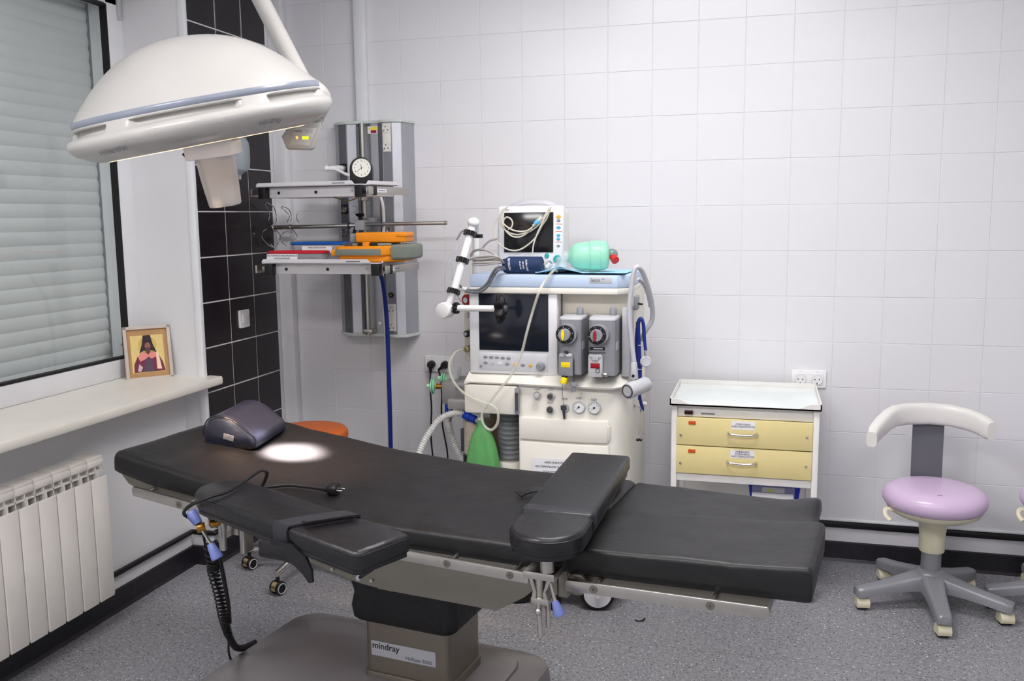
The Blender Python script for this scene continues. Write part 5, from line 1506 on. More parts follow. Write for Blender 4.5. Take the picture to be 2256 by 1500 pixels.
# ------------------------------------------------------------------ vaporisers
def vaporiser(label, x0, x1, m, light):
    t = thing('vaporiser', label, 'vaporiser', ((x0 + x1) / 2, -0.74, 0.94))
    y0 = -0.795
    P = [(x0, -0.642), (x0, y0 + 0.016), (x0 + 0.004, y0 + 0.006), (x0 + 0.014, y0), (x1 - 0.014, y0), (x1 - 0.004, y0 + 0.006), (x1, y0 + 0.016), (x1, -0.642)]
    G().ext(P, 0.948, 1.160, None, 0.0).obj('vaporiser_body', mat('vaporiser_grey', (142, 143, 148), 0.38, metal=0.2), t, ang=30)
    loops = []
    cx, cy = (x0 + x1) / 2, (y0 - 0.642) / 2
    for z, k_ in ((1.160, 1.0), (1.164, 1.0), (1.168, 0.97), (1.170, 0.9)):
        loops.append([(cx + (x - cx) * k_, cy + (y - cy) * k_, z) for x, y in P])
    G().loft(loops).obj('vaporiser_top', M_LGREY, t)
    G().cyl((x1 - 0.025, -0.70, 1.168), (x1 - 0.025, -0.70, 1.198), 0.0135, seg=20, bev=0.003).obj('lock_lever', M_GREY, t)
    xd, zd = (x0 + x1) / 2 - 0.016 * (1 if not light else 1), 1.106
    Mv = facing((xd, y0, zd), (0.03, -1, 0.02))
    G().lathe([(0.041, -0.012), (0.038, 0.020), (0.0375, 0.022)], Mv @ Matrix.Translation((0.006, 0, 0)), 36).obj('dial_housing', M_GREY, t)
    G().lathe([(0.0355, 0.018), (0.0355, 0.026), (0.034, 0.028), (0.023, 0.028), (0.001, 0.028)], Mv, 36).obj('dial_ring', M_BLACK, t)
    for i in range(8):
        G().box(0.027, -0.0007, 0.0282, 0.031, 0.0007, 0.0287, 0, Mv @ Matrix.Rotation(i * PI / 4 + 0.2, 4, 'Z')).obj('dial_mark', M_PAPER, t)
    G().lathe([(0.0235, 0.026), (0.0225, 0.046), (0.021, 0.048), (0.001, 0.048)], Mv, 30).obj('dial_knob', M_GREY, t)
    G().ext([(0.0065 * math.cos(a), 0.021 * math.sin(a)) for a in [2 * PI * i / 18 for i in range(18)]], 0.048, 0.053, Mv @ Matrix.Translation((-0.004, 0, 0)), 0.001).obj('dial_pointer', m, t)
    lx0, lx1 = x0 + 0.003, x0 + 0.058
    bm_ = M_LGREY if light else M_GREY
    Mf = facing(((lx0 + lx1) / 2, y0, 0.948))
    w_ = (lx1 - lx0) / 2
    G().ext([(-w_, -0.004), (w_, -0.004), (w_, 0.078), (-w_, 0.078)], 0.0, 0.016, Mf, 0.003).obj('filler_block', bm_, t)
    G().box(-w_ + 0.002, 0.068, 0.0, w_ - 0.002, 0.084, 0.020, 0.006, Mf).obj('filler_cap', M_LGREY, t)
    G().box(-0.018, 0.030, 0.0155, 0.018, 0.050, 0.0172, 0.0006, Mf).obj('agent_label', m, t)
    if not light:
        G().lathe([(0.013, 0), (0.012, 0.008), (0.001, 0.010)], frame(Mf @ Vector((0.0, 0.080, 0.010)), (0, -0.7, 0.7)), 20).obj('filler_plug', M_CHROME, t)
        G().cyl(Mf @ Vector((-0.006, -0.004, 0.008)), Mf @ Vector((-0.006, -0.012, 0.010)), 0.012, seg=16).obj('drain_collar', M_BLACK, t)
        G().cyl(Mf @ Vector((-0.006, -0.010, 0.010)), Mf @ Vector((-0.010, -0.034, 0.014)), 0.0125, 0.0135, seg=20, bev=0.001).obj('drain_cap', M_YELLOW, t)
        for zz in (0.008, 0.016):
            G().sph(Mf @ Vector((0.0, zz, 0.016)), 0.0024, seg=8, rings=6).obj('stud', M_CHROME, t)
        G().tube([Mf @ Vector((0.030, 0.06, 0.004)), Mf @ Vector((0.031, 0.0, 0.008)), Mf @ Vector((0.031, -0.030, 0.010))], 0.0014, 5, 3).obj('cord', M_BLACK, t)
        G().lathe([(0.012, 0.0), (0.013, -0.014), (0.010, -0.015), (0.009, -0.036), (0.001, -0.036)], Matrix.Translation(Mf @ Vector((0.031, -0.028, 0.010))), 18).obj('adapter_plug', M_GREY, t)
    else:
        G().ext([(-0.012, 0.060), (0.012, 0.060), (0.014, 0.079), (-0.012, 0.079)], 0.016, 0.022, Mf, 0.002).obj('filler_lever', M_LGREY, t)
        G().box(-0.024, 0.098, 0.0, 0.034, 0.110, 0.0012, 0, Mf).obj('rating_plate', M_BLACK, t)
        G().box(-0.010, 0.1015, 0.0012, 0.026, 0.1065, 0.0015, 0, Mf).obj('plate_print', M_LGREY, t)
        G().box(-0.028, 0.086, 0.0, 0.038, 0.090, 0.0012, 0, Mf).obj('rating_strip', M_DGREY, t)
        G().cyl(Mf @ Vector((0.026, 0.010, 0.012)), Mf @ Vector((0.046, 0.006, 0.018)), 0.008, seg=14, bev=0.001).obj('drain_screw', M_STEEL, t)
        G().torus(0.008, 0.0012, facing(Mf @ Vector((0.010, 0.022, 0.018))), 18, 5).obj('wire_loop', M_DGREY, t)
    G().box(x1 - 0.001, -0.78, 1.045, x1 + 0.0008, -0.73, 1.075).obj('side_label', M_LGREY, t)
    return t
vaporiser('grey vaporiser with a yellow dial pointer and yellow drain cap', 1.345, 1.436, M_YELLOW, False)
vaporiser('grey vaporiser with a red dial pointer and dark red label', 1.460, 1.566, M_DRED, True)

# ------------------------------------------------------------------ patient monitor
pmn = thing('patient_monitor', 'white patient monitor with a black screen standing on the blue worktop', 'monitor', (1.16, -0.42, 1.326))
Mm = Matrix.Translation((1.160, -0.46, 1.327)) @ Matrix.Rotation(-0.05, 4, 'X')
G().box(-0.142, -0.05, 0.0, 0.142, 0.0, 0.268, 0.014, Mm, 3).obj('front_bezel', M_BEZEL, pmn)
G().box(-0.132, 0.0, 0.004, 0.132, 0.13, 0.258, 0.02, Mm, 3).obj('monitor_case', M_CREAM, pmn)
G().box(-0.110, -0.0535, 0.076, 0.100, -0.049, 0.240, 0.001, Mm).obj('screen', M_SCREEN2, pmn)
G().tube([Mm @ Vector((-0.115, 0.03, 0.262)), Mm @ Vector((-0.075, 0.015, 0.278)), Mm @ Vector((0.0, 0.01, 0.288)), Mm @ Vector((0.075, 0.015, 0.279)), Mm @ Vector((0.105, 0.03, 0.262))], 0.014, 10, 6, 0.5).obj('carry_handle', M_LGREY, pmn)
for (z, m_, r_) in ((0.222, M_AMBER, 0.0095), (0.206, M_GREY, 0.008), (0.178, M_CYAN, 0.0085), (0.146, M_CYAN, 0.008), (0.131, M_CYAN, 0.008), (0.103, M_GREY, 0.007)):
    G().ext([(r_ * math.cos(a), r_ * 0.7 * math.sin(a)) for a in [2 * PI * i / 18 for i in range(18)]], 0, 0.003, Mm @ facing((0.122, -0.05, z)), 0.0008).obj('key', m_, pmn)
for z in (0.192, 0.162, 0.118):
    G().box(0.110, -0.0506, z - 0.0008, 0.136, -0.0498, z + 0.0008, 0, Mm).obj('key_rule', M_RED, pmn)
G().lathe([(0.017, 0), (0.016, 0.012), (0.013, 0.015), (0.001, 0.015)], Mm @ facing((0.119, -0.05, 0.048)), 28).obj('rotary_knob', M_TEAL, pmn)
G().lathe([(0.010, 0), (0.009, 0.005), (0.001, 0.006)], Mm @ facing((0.073, -0.05, 0.062)), 22).obj('soft_key', M_TEAL, pmn)
G().cyl(Mm @ Vector((-0.114, -0.0498, 0.252)), Mm @ Vector((-0.114, -0.0508, 0.252)), 0.005, seg=16).obj('maker_badge', M_INK, pmn)
text('B30', 0.008, Mm @ facing((-0.098, -0.0505, 0.252)), M_INKG, pmn)
G().cyl(Mm @ Vector((-0.142, 0.02, 0.11)), Mm @ Vector((-0.152, 0.02, 0.11)), 0.016, seg=20, bev=0.002).obj('side_connector', M_GREY, pmn)

cb_ = thing('monitor_cable', 'looped cream sensor cable hung over the monitor screen', 'cable', (1.16, -0.54, 1.5))
for pts in (MC1, MC2, MC3, MC4, MC5, MC6):
    G().tube([(x, y, z) for x, y, z in pts], 0.0033, 8, 5).obj('cable', M_CABLE, cb_)
ca, cbb = Vector(CONN[0]), Vector(CONN[1])
G().cyl(ca, cbb, 0.006, 0.008, seg=14, bev=0.002).obj('connector', M_CABLE, cb_)
G().cyl(ca.lerp(cbb, 0.25), ca.lerp(cbb, 0.68), 0.0095, seg=14, bev=0.002).obj('connector_grip', mat('sky_blue_grip', (112, 190, 240), 0.4), cb_)

# ------------------------------------------------------------------ blood pressure cuff and its hoses
cf = thing('blood_pressure_cuff', 'rolled navy blood pressure cuff with white print on the worktop', 'cuff', (1.17, -0.66, 1.327))
ang = -0.10
loops = []
L_ = 0.160
for i in range(13):
    t = i / 12
    a0_ = Vector((1.093 + L_ * t, -0.662, 1.327))
    k_ = 1.0 if t > 0.12 else 0.8 + 1.6 * t
    lp = []
    for j in range(28):
        a = 2 * PI * j / 28
        yy = 0.036 * math.cos(a) * k_
        zz = max(0.0, 0.034 + 0.034 * math.sin(a) * k_ - (0.004 if t < 0.1 else 0.0))
        lp.append(a0_ + Vector((0.010 * (zz / 0.07) * -1 + 0.004, yy, zz)))
    loops.append(lp)
G().loft(loops).obj('cuff_roll', M_CUFF, cf, ang=60)
def cuff_text(s_, size, x, a0=168):
    """white print wrapped round the roll, reading downwards"""
    t = text(s_, size, Matrix.Identity(4), M_PAPER, cf)
    off = OFF[cf]
    for v in t.data.vertices:
        co = v.co + off
        a = math.radians(a0) + co.x / 0.035
        r_ = 0.0365 + co.z
        zz = 0.034 + 0.9444 * r_ * math.sin(a)
        v.co = Vector((x + co.y - 0.010 * zz / 0.07 + 0.004, -0.662 + r_ * math.cos(a), 1.327 + zz)) - off
cuff_text('CRITIKON', 0.012, 1.124)
cuff_text('23-33 CM', 0.008, 1.170, 178)
cuff_text('REF 2203', 0.008, 1.182, 178)
cuff_text('DURA-CUF', 0.010, 1.196, 178)

bp = thing('cuff_hose', 'grey hoses coiled from the navy cuff over the edge of the worktop', 'hose', (1.0, -0.7, 1.33))
def lift(pts, zmin=1.333):
    return [(x, y, max(z, zmin)) if y > -0.725 else (x, y, z) for x, y, z in pts]
G().tube([(1.10, -0.665, 1.362)] + GH1[1:9], 0.0048, 8, 5).obj('hose', M_GCABLE, bp)
G().tube(GH1[8:15] + [(1.105, -0.665, 1.350)], 0.0048, 8, 5).obj('hose', M_DCABLE, bp)
G().tube([(x + 0.008, y - 0.006, z - 0.008) for x, y, z in GH1[9:15]] + [(1.108, -0.668, 1.345)], 0.0048, 8, 5).obj('hose', M_DCABLE, bp)
G().tube(lift(GH2), 0.0048, 8, 5).obj('hose', M_GCABLE, bp)
G().tube(GH3, 0.005, 8, 5).obj('hose', M_GCABLE, bp)
G().tube(lift(GH4), 0.0045, 8, 5).obj('hose', M_GCABLE, bp)
G().tube(lift([(x, y + 0.02, z + 0.012) for x, y, z in GH4]), 0.0045, 8, 5).obj('hose', M_CABLE, bp)
G().tube(lift([(x - 0.01, y + 0.008, z + 0.022) for x, y, z in GH4]), 0.0045, 8, 5).obj('hose', M_GCABLE, bp)
G().cyl((0.945, -0.758, 1.272), (0.965, -0.758, 1.268), 0.009, seg=12, bev=0.001).obj('hose_coupling', M_PVC, bp)
G().tube([(1.25, -0.64, 1.36), (1.268, -0.62, 1.375), (1.275, -0.60, 1.36), (1.265, -0.625, 1.345), (1.255, -0.64, 1.350)], 0.0045, 8, 5).obj('hose', M_GCABLE, bp)

# ------------------------------------------------------------------ resuscitation bag on its drape
dr = thing('blue_drape', 'folded light blue drape spread under the resuscitator bag', 'drape', (1.44, -0.58, 1.327))
def dfn(a, b):
    x = 1.235 + 0.352 * a
    y = -0.735 + 0.30 * b + 0.05 * (1 - a) * (b - 0.3)
    z = 1.3285 + 0.004 * abs(mnoise.noise((x * 14, y * 14, 2))) + (0.022 * max(0, 1 - abs(a - 0.28) * 4) * (1 - b) ** 1.5) + 0.008 * (1 - b) ** 3
    if y < -0.722: z -= 0.0
    return (x, max(y, -0.715), z)
top_ = G().grid(dfn, 26, 18)
loops = None
g = G()
n = len(top_.v)
g.v = [v.copy() for v in top_.v] + [v - Vector((0, 0, 0.0015)) for v in top_.v]
g.f = list(top_.f) + [tuple(n + i for i in reversed(f)) for f in top_.f]
g.obj('drape_sheet', M_DRAPE, dr, ang=60)
rb = thing('resuscitator_bag', 'mint green silicone resuscitator bag with a red valve lying on the drape', 'resuscitator', (1.44, -0.58, 1.332))
bx = Vector((0.97, 0.22, 0.03)).normalized()
bo = Vector((1.352, -0.60, 1.392))
Mb = frame(bo, bx, (0, 0, 1))
bp_ = [(0.018, -0.012), (0.024, -0.004), (0.040, 0.004), (0.050, 0.018), (0.0555, 0.040), (0.057, 0.060), (0.0575, 0.075), (0.060, 0.080), (0.060, 0.115), (0.058, 0.135), (0.052, 0.147), (0.035, 0.153), (0.020, 0.155)]
G().lathe(bp_, Mb, 40).obj('bag', M_AMBU, rb, ang=45)
for z in (0.077, 0.1175):
    G().torus(0.0602, 0.0012, Mb @ Matrix.Translation((0, 0, z)), 36, 6).obj('bag_rib', M_AMBU, rb)
G().lathe([(0.018, -0.03), (0.022, -0.028), (0.022, -0.010), (0.018, -0.006)], Mb, 24).obj('neck_collar', M_CLEAR, rb)
vb = Vector((1.318, -0.605, 1.362))
G().lathe([(0.020, -0.030), (0.025, -0.028), (0.026, 0.0), (0.025, 0.022), (0.018, 0.030), (0.001, 0.031)], Matrix.Translation(vb), 28).obj('patient_valve', M_CLEAR, rb)
G().cyl(vb + Vector((-0.05, -0.01, -0.006)), vb + Vector((-0.02, 0, -0.002)), 0.008, seg=14).obj('patient_port', M_CLEAR, rb)
eb = Mb @ Vector((0, 0, 0.155))
G().sph(eb + Vector((0.010, 0, 0.004)), (0.024, 0.024, 0.022)).obj('inlet_valve', mat('grey_clear_plastic', (120, 140, 136), 0.2, alpha=0.75), rb)
G().cyl(eb + Vector((0.016, -0.012, -0.006)), eb + Vector((0.030, -0.034, -0.020)), 0.014, 0.0165, seg=20, bev=0.002).obj('red_valve', M_RED, rb)

# ------------------------------------------------------------------ clear suction tubing
su = thing('suction_tubing', 'clear plastic suction tube looping down across the machine front', 'tubing', (1.1, -0.8, 1.0))
G().tube([(1.318, -0.70, 1.340), (1.312, -0.735, 1.343)] + [(x, y, z) for x, y, z in SUC[1:]], 0.0056, 10, 6).obj('tube', M_TUBE, su)

# ------------------------------------------------------------------ breathing hoses, connectors, bag, filters
def corr(pts, r, name, parent):
    P = catmull(pts, 8)
    L = sum((P[i + 1] - P[i]).length for i in range(len(P) - 1))
    n = int(L / 0.0022)
    Q = []
    acc, k = 0.0, 0
    seglen = [(P[i + 1] - P[i]).length for i in range(len(P) - 1)]
    for i in range(n + 1):
        s_ = L * i / n
        k, a = 0, 0.0
        while k < len(seglen) - 1 and a + seglen[k] < s_:
            a += seglen[k]; k += 1
        Q.append(P[k].lerp(P[k + 1], min(1, (s_ - a) / max(seglen[k], 1e-9))))
    cnt = [0]
    return G().tube(Q, lambda t: r * (1 + 0.12 * math.sin(2 * PI * t * L / 0.0095)), 14, 1).obj(name, M_CORR, parent, ang=60)
bc1 = thing('breathing_hose', 'white corrugated breathing hose curving down from the blue connector', 'hose', (0.83, -0.68, 0.7))
corr(HOSE1 + [(0.70, -0.78, 0.45)], 0.0135, 'hose', bc1)
c1, c2 = Vector((0.90, -0.625, 0.731)), Vector((0.962, -0.655, 0.716))
G().cyl(c1, c1.lerp(c2, 0.55), 0.0175, 0.019, seg=20, bev=0.002).obj('blue_connector', M_BLUEC, bc1)
G().cyl(c1.lerp(c2, 0.5), c2, 0.0165, 0.016, seg=20, bev=0.002).obj('blue_connector', M_BLUEC, bc1)
G().cyl(c2, c2 + Vector((0.022, -0.012, -0.006)), 0.010, seg=16).obj('port', M_LGREY, bc1)
bc2 = thing('breathing_hose', 'cream corrugated breathing hose hanging below the grey breathing block', 'hose', (0.81, -0.55, 0.7))
corr([(0.810, -0.555, 0.712)] + HOSE2[1:] + [(0.90, -0.56, 0.44)], 0.0135, 'hose', bc2)
G().cyl((0.808, -0.555, 0.700), (0.808, -0.555, 0.735), 0.019, 0.0175, seg=20, bev=0.002).obj('blue_connector', M_BLUEC, bc2)
G().cyl((0.806, -0.555, 0.735), (0.803, -0.555, 0.773), 0.0155, 0.014, seg=20, bev=0.002).obj('blue_connector', M_BLUEC, bc2)
G().box(0.822, -0.60, 0.69, 0.828, -0.585, 0.762, 0.001).obj('hose_hook', M_STEEL, bc2)

gb = thing('reservoir_bag', 'limp green rubber breathing bag hanging in the machine bay', 'bag', (1.0, -0.70, 0.6))
loops = []
for z, w_, d_, sx in ((0.730, 0.013, 0.013, 0), (0.716, 0.015, 0.015, 0), (0.700, 0.024, 0.022, 0.002), (0.672, 0.040, 0.030, 0.004), (0.64, 0.050, 0.036, 0.004), (0.60, 0.058, 0.040, 0.004), (0.55, 0.064, 0.040, 0.004), (0.50, 0.062, 0.036, 0.004), (0.46, 0.045, 0.025, 0.004), (0.44, 0.010, 0.008, 0.004)):
    lp = []
    for i in range(32):
        a = 2 * PI * i / 32
        f = 1 + (0.12 * math.cos(3 * a + 0.5) + 0.13 * math.cos(7 * a + z * 9) * (0.7 - z) / 0.2 if w_ > 0.03 else 0)
        lp.append((0.998 + sx + w_ * f * math.cos(a), -0.705 + d_ * f * math.sin(a), z))
    loops.append(lp)
G().loft(loops).obj('bag', M_BAGG, gb, ang=70)
G().cyl((0.998, -0.705, 0.722), (0.990, -0.682, 0.738), 0.014, seg=18).obj('bag_neck', M_WHITE, gb)
bf = thing('breathing_filter', 'round mint green breathing filters on the end of the breathing block', 'filter', (0.76, -0.60, 0.84))
def filt(c, n, r):
    Mx = frame(c, n)
    G().lathe([(0.008, -0.020), (0.010, -0.012), (r * 0.5, -0.010), (r, -0.006), (r, 0.0), (r, 0.006), (r * 0.5, 0.011), (0.010, 0.013), (0.008, 0.024)], Mx, 28).obj('filter_disc', M_MINT, bf)
    G().torus(r, 0.0028, Mx, 30, 6).obj('filter_rim', M_GREEN, bf)
filt((0.752, -0.60, 0.842), (-1, -0.25, 0.0), 0.032)
filt((0.786, -0.56, 0.868), (-1, -0.15, 0.1), 0.024)
G().cyl((0.77, -0.605, 0.842), (0.808, -0.60, 0.842), 0.012, seg=16).obj('filter_port', M_BRASS, bf)

# ------------------------------------------------------------------ jointed support arm
sa = thing('support_arm', 'white jointed support arm with black clamp collars at the machine side', 'support arm', (0.93, -0.62, 1.2))
post_t = Vector((0.958, -0.66, 1.515))
E1, E2, E3 = Vector((0.990, -0.75, 1.520)), Vector((0.935, -0.835, 1.262)), Vector((0.908, -0.845, 1.195))
G().cyl((0.945, -0.60, 1.05), (0.958, -0.60, 1.49), 0.014, seg=18).obj('upright', M_WHITE, sa)
G().cyl((0.952, -0.60, 1.30), (0.935, -0.57, 1.30), 0.012, seg=14).obj('upright_bracket', M_WHITE, sa)
G().tube([(0.958, -0.60, 1.49), (0.962, -0.63, 1.515), (0.978, -0.70, 1.53), (0.992, -0.745, 1.532)], 0.016, 14, 5).obj('elbow', M_WHITE, sa)
G().sph((0.995, -0.75, 1.532), (0.024, 0.024, 0.020)).obj('elbow_cap', M_WHITE, sa)
G().cyl(E1, E2, 0.0155, seg=20).obj('upper_tube', M_WHITE, sa)
def collar(c, d, r=0.024):
    Mx = frame(c, d)
    lp = []
    N = 40
    for z in (-0.010, -0.008, 0.008, 0.010):
        rr = r if abs(z) < 0.009 else r - 0.002
        lp.append([((rr + 0.0025 * (1 if math.cos(8 * a) > 0 else -1)) * math.cos(a), (rr + 0.0025 * (1 if math.cos(8 * a) > 0 else -1)) * math.sin(a), z) for a in [2 * PI * i / N for i in range(N)]])
    G().loft(lp, M=Mx).obj('clamp_collar', M_BLACK, sa, ang=25)
D12 = E2 - E1
collar(E1 + D12 * 0.12, D12)
collar(E1 + D12 * 0.52, D12)
collar(E1 + D12 * 0.98, D12)
G().cyl(E2, E3, 0.014, seg=18).obj('lower_tube', M_WHITE, sa)
G().cyl(E3 + Vector((-0.008, -0.028, 0)), E3 + Vector((0.004, 0.028, 0)), 0.031, seg=28, bev=0.006).obj('wrist_joint', M_WHITE, sa)
G().tube([E1 + Vector((-0.02, -0.005, -0.015)), E1 + Vector((-0.04, -0.01, -0.022)), E1 + Vector((-0.055, -0.012, -0.045)), E1 + Vector((-0.062, -0.012, -0.055))], 0.004, 8, 4).obj('lock_lever', M_GREY, sa)
G().box(0.985, -0.71, 1.47, 1.012, -0.68, 1.485, 0.002).obj('collar_screw', M_BLACK, sa)
F0, F1 = E3 + Vector((0.01, 0.0, 0.008)), Vector((1.118, -0.865, 1.206))
collar(F0 + (F1 - F0) * 0.16, F1 - F0, 0.020)
G().cyl(F0, F1, 0.0125, seg=18).obj('fore_tube', M_WHITE, sa)
Mg = frame(F1, F1 - F0, (0, 0, 1))
lp = []
for z, k_ in ((0.0, 0.78), (0.006, 0.9), (0.026, 0.9), (0.034, 0.72)):
    ring = []
    for i in range(40):
        a = 2 * PI * i / 40
        r_ = 0.040 + 0.010 * math.cos(6 * a)
        ring.append((k_ * r_ * math.cos(a) * 1.18, k_ * r_ * math.sin(a) * 0.8, z))
    lp.append(ring)
hw = G().loft(lp, M=Mg).obj('hand_wheel', M_BLACK, sa, ang=30)
G().box(-0.058, -0.012, 0.004, 0.058, 0.014, 0.020, 0.005, Mg).obj('wheel_jaw', M_BLACK, sa)
G().sph(Mg @ Vector((0, 0, 0.036)), (0.010, 0.014, 0.014)).obj('wheel_hub', M_DGREY, sa)
G().tube([(0.94, -0.77, 1.47), (0.90, -0.79, 1.38), (0.885, -0.79, 1.30), (0.895, -0.78, 1.25), (0.92, -0.74, 1.225)], 0.0016, 6, 5).obj('thin_line', mat('clear_line', (200, 204, 220), 0.2, alpha=0.6), sa)
G().tube([(0.955, -0.79, 1.45), (0.925, -0.80, 1.40), (0.918, -0.80, 1.33), (0.93, -0.79, 1.26), (0.92, -0.70, 1.215)], 0.0022, 6, 5).obj('thin_line', mat('clear_line', (200, 204, 220), 0.2, alpha=0.6), sa)

# ------------------------------------------------------------------ warm air nozzle and stethoscope on the right flank
wn = thing('warming_nozzle', 'light grey hose ending in a drum shaped nozzle on the machine flank', 'hose', (1.62, -0.74, 0.95))
G().tube([(x + 0.018 if z < 1.30 else x + 0.010, y, z) for x, y, z in DH[:-1]] + [(1.655, -0.60, 1.10), (1.634, -0.585, 1.06)], 0.0095, 12, 6).obj('hose', M_LGREY, wn)
G().tube([(x + 0.012, y, z) for x, y, z in DH2], 0.0085, 10, 6).obj('hose', M_LGREY, wn)
G().cyl((1.628, -0.74, 0.995), (1.630, -0.742, 0.93), 0.0125, 0.016, seg=18, bev=0.002).obj('nozzle_neck', M_LGREY, wn)
G().cyl((1.628, -0.758, 0.945), (1.628, -0.762, 0.945), 0.006, seg=12).obj('neck_button', M_BLACK, wn)
n0, n1 = Vector((1.612, -0.80, 0.892)), Vector((1.672, -0.70, 0.905))
G().cyl(n0, n1, 0.031, 0.029, seg=32, bev=0.004).obj('nozzle_drum', M_LGREY, wn)
Mq = frame(n0, n0 - n1, (1, 0, 0))
G().torus(0.024, 0.0028, Mq @ Matrix.Translation((0, 0, 0.0005)), 30, 6).obj('drum_grille', M_DGREY, wn)
G().lathe([(0.020, 0.0), (0.019, 0.002), (0.001, 0.002)], Mq, 26).obj('drum_cap', M_LGREY, wn)
stt = thing('stethoscope', 'blue stethoscope with a steel chestpiece hanging on the machine flank', 'stethoscope', (1.64, -0.66, 1.0))
dx = 0.012
G().tube([(x + dx, y, z) for x, y, z in ST1], 0.0062, 10, 6).obj('tube', M_BLUEH, stt)
G().tube([(x + dx, y + 0.012, z) for x, y, z in ST2], 0.0062, 10, 6).obj('tube', M_BLUEH, stt)
G().tube([(x + dx, y, z) for x, y, z in ST3], 0.0062, 10, 5).obj('tube', M_BLUEH, stt)
G().tube([(1.625, -0.640, 1.14), (1.622, -0.638, 1.0), (1.622, -0.640, 0.90)], 0.004, 8, 5).obj('tube', M_DGREY, stt)
G().tube([(x + dx, y, z) for x, y, z in ST4], 0.0026, 8, 5).obj('ear_tube', M_CHROME, stt)
G().tube([(x + dx, y - 0.006, z) for x, y, z in ST5], 0.0026, 8, 5).obj('ear_tube', M_CHROME, stt)
for e in (ST4[-1], ST5[-1]):
    G().sph((e[0] + dx, e[1], e[2] - 0.004), 0.0065, seg=12, rings=8).obj('ear_tip', M_BLACK, stt)
Mq = facing((1.665, -0.672, 0.988), (0.2, -1, 0.1))
G().lathe([(0.021, -0.004), (0.0225, 0.0), (0.021, 0.004), (0.017, 0.006), (0.016, 0.0045), (0.001, 0.0045)], Mq, 30).obj('chestpiece', M_LGREY, stt)
G().cyl((1.663, -0.664, 1.03), (1.665, -0.670, 1.008), 0.006, seg=12).obj('chestpiece_stem', M_CHROME, stt)
for z in (0.955, 1.05):
    G().torus(0.0075, 0.002, Matrix.Translation((1.641, -0.66, z)), 14, 6).obj('tube_clip', M_LGREY, stt)

# ------------------------------------------------------------------ plugs in the left socket
for nm, pts, x in (('left', CORD1, 0.530), ('right', CORD2, 0.601)):
    lb = {'left': 'black mains plug with a straight cord in the socket outlet nearer the supply panel', 'right': 'black mains plug with a curved cord in the socket outlet nearer the machine'}[nm]
    t = thing('mains_plug', lb, 'plug', (x, -0.03, 0.84))
    Mx = facing((x, -0.0125, 0.834))
    G().lathe([(0.0195, 0), (0.0195, 0.012), (0.017, 0.026), (0.012, 0.032), (0.001, 0.033)], Mx, 26).obj('plug_body', M_BLACK, t)
    s_ = -1 if nm == 'left' else 1
    d = Vector((0, 0, -1)) if nm == 'left' else Vector((-0.8, 0, -0.6)).normalized()
    p0_ = Vector((x, -0.034, 0.832)) + d * 0.010
    G().cyl(p0_, p0_ + d * 0.028, 0.009, 0.006, seg=14, bev=0.001).obj('strain_relief', M_BLACK, t)
    P = [tuple(p0_ + d * 0.026)] + [(a, -0.045, c) for a, b, c in pts[2:]] + [(pts[-1][0] + 0.02, -0.05, 0.15), (pts[-1][0] + 0.06, -0.06, 0.008)]
    G().tube(P, 0.0042, 8, 5).obj('cord', M_RUBBER, t)

# ================================================================== DRAWER TROLLEY
tr = thing('drawer_trolley', 'white instrument trolley with two pale yellow drawers against the tiled wall', 'trolley', (2.04, -0.28, 0))
X0, X1, Y0, Y1 = 1.750, 2.326, -0.50, -0.07
for (x, y) in ((X0, Y0), (X1 - 0.024, Y0), (X0, Y1 - 0.024), (X1 - 0.024, Y1 - 0.024)):
    G().box(x, y, 0.085, x + 0.024, y + 0.024, 0.785, 0.004).obj('post', M_TROLL, tr)
    c = Vector((x + 0.012, y + 0.012, 0.04))
    G().lathe([(0.026, -0.009), (0.032, -0.007), (0.034, 0), (0.032, 0.007), (0.026, 0.009)], frame(c + Vector((0, 0, -0.005)), (1, 0.2, 0)), 24).obj('caster_wheel', M_GREY, tr)
    G().cyl((c.x, c.y, 0.06), (c.x, c.y, 0.09), 0.012, seg=12).obj('caster_stem', M_STEEL, tr)
G().box(X0 + 0.024, Y0 + 0.012, 0.737, X1 - 0.024, Y1 - 0.004, 0.782, 0.002).obj('top_fascia', M_TROLL, tr)
G().box(X0 + 0.006, Y0 + 0.024, 0.495, X0 + 0.010, Y1 - 0.024, 0.74).obj('side_panel', M_TROLL, tr)
G().box(X1 - 0.010, Y0 + 0.024, 0.495, X1 - 0.006, Y1 - 0.024, 0.74).obj('side_panel', M_TROLL, tr)
G().box(X0 + 0.02, Y1 - 0.01, 0.15, X1 - 0.02, Y1 - 0.004, 0.74).obj('back_panel', M_TROLL, tr)
G().box(X0 + 0.024, Y0 + 0.006, 0.468, X1 - 0.024, Y1 - 0.01, 0.500, 0.003).obj('cross_shelf', M_TROLL, tr)
G().box(X0 + 0.01, Y0 + 0.01, 0.15, X1 - 0.01, Y1 - 0.01, 0.165, 0.003).obj('bottom_shelf', M_TROLL, tr)
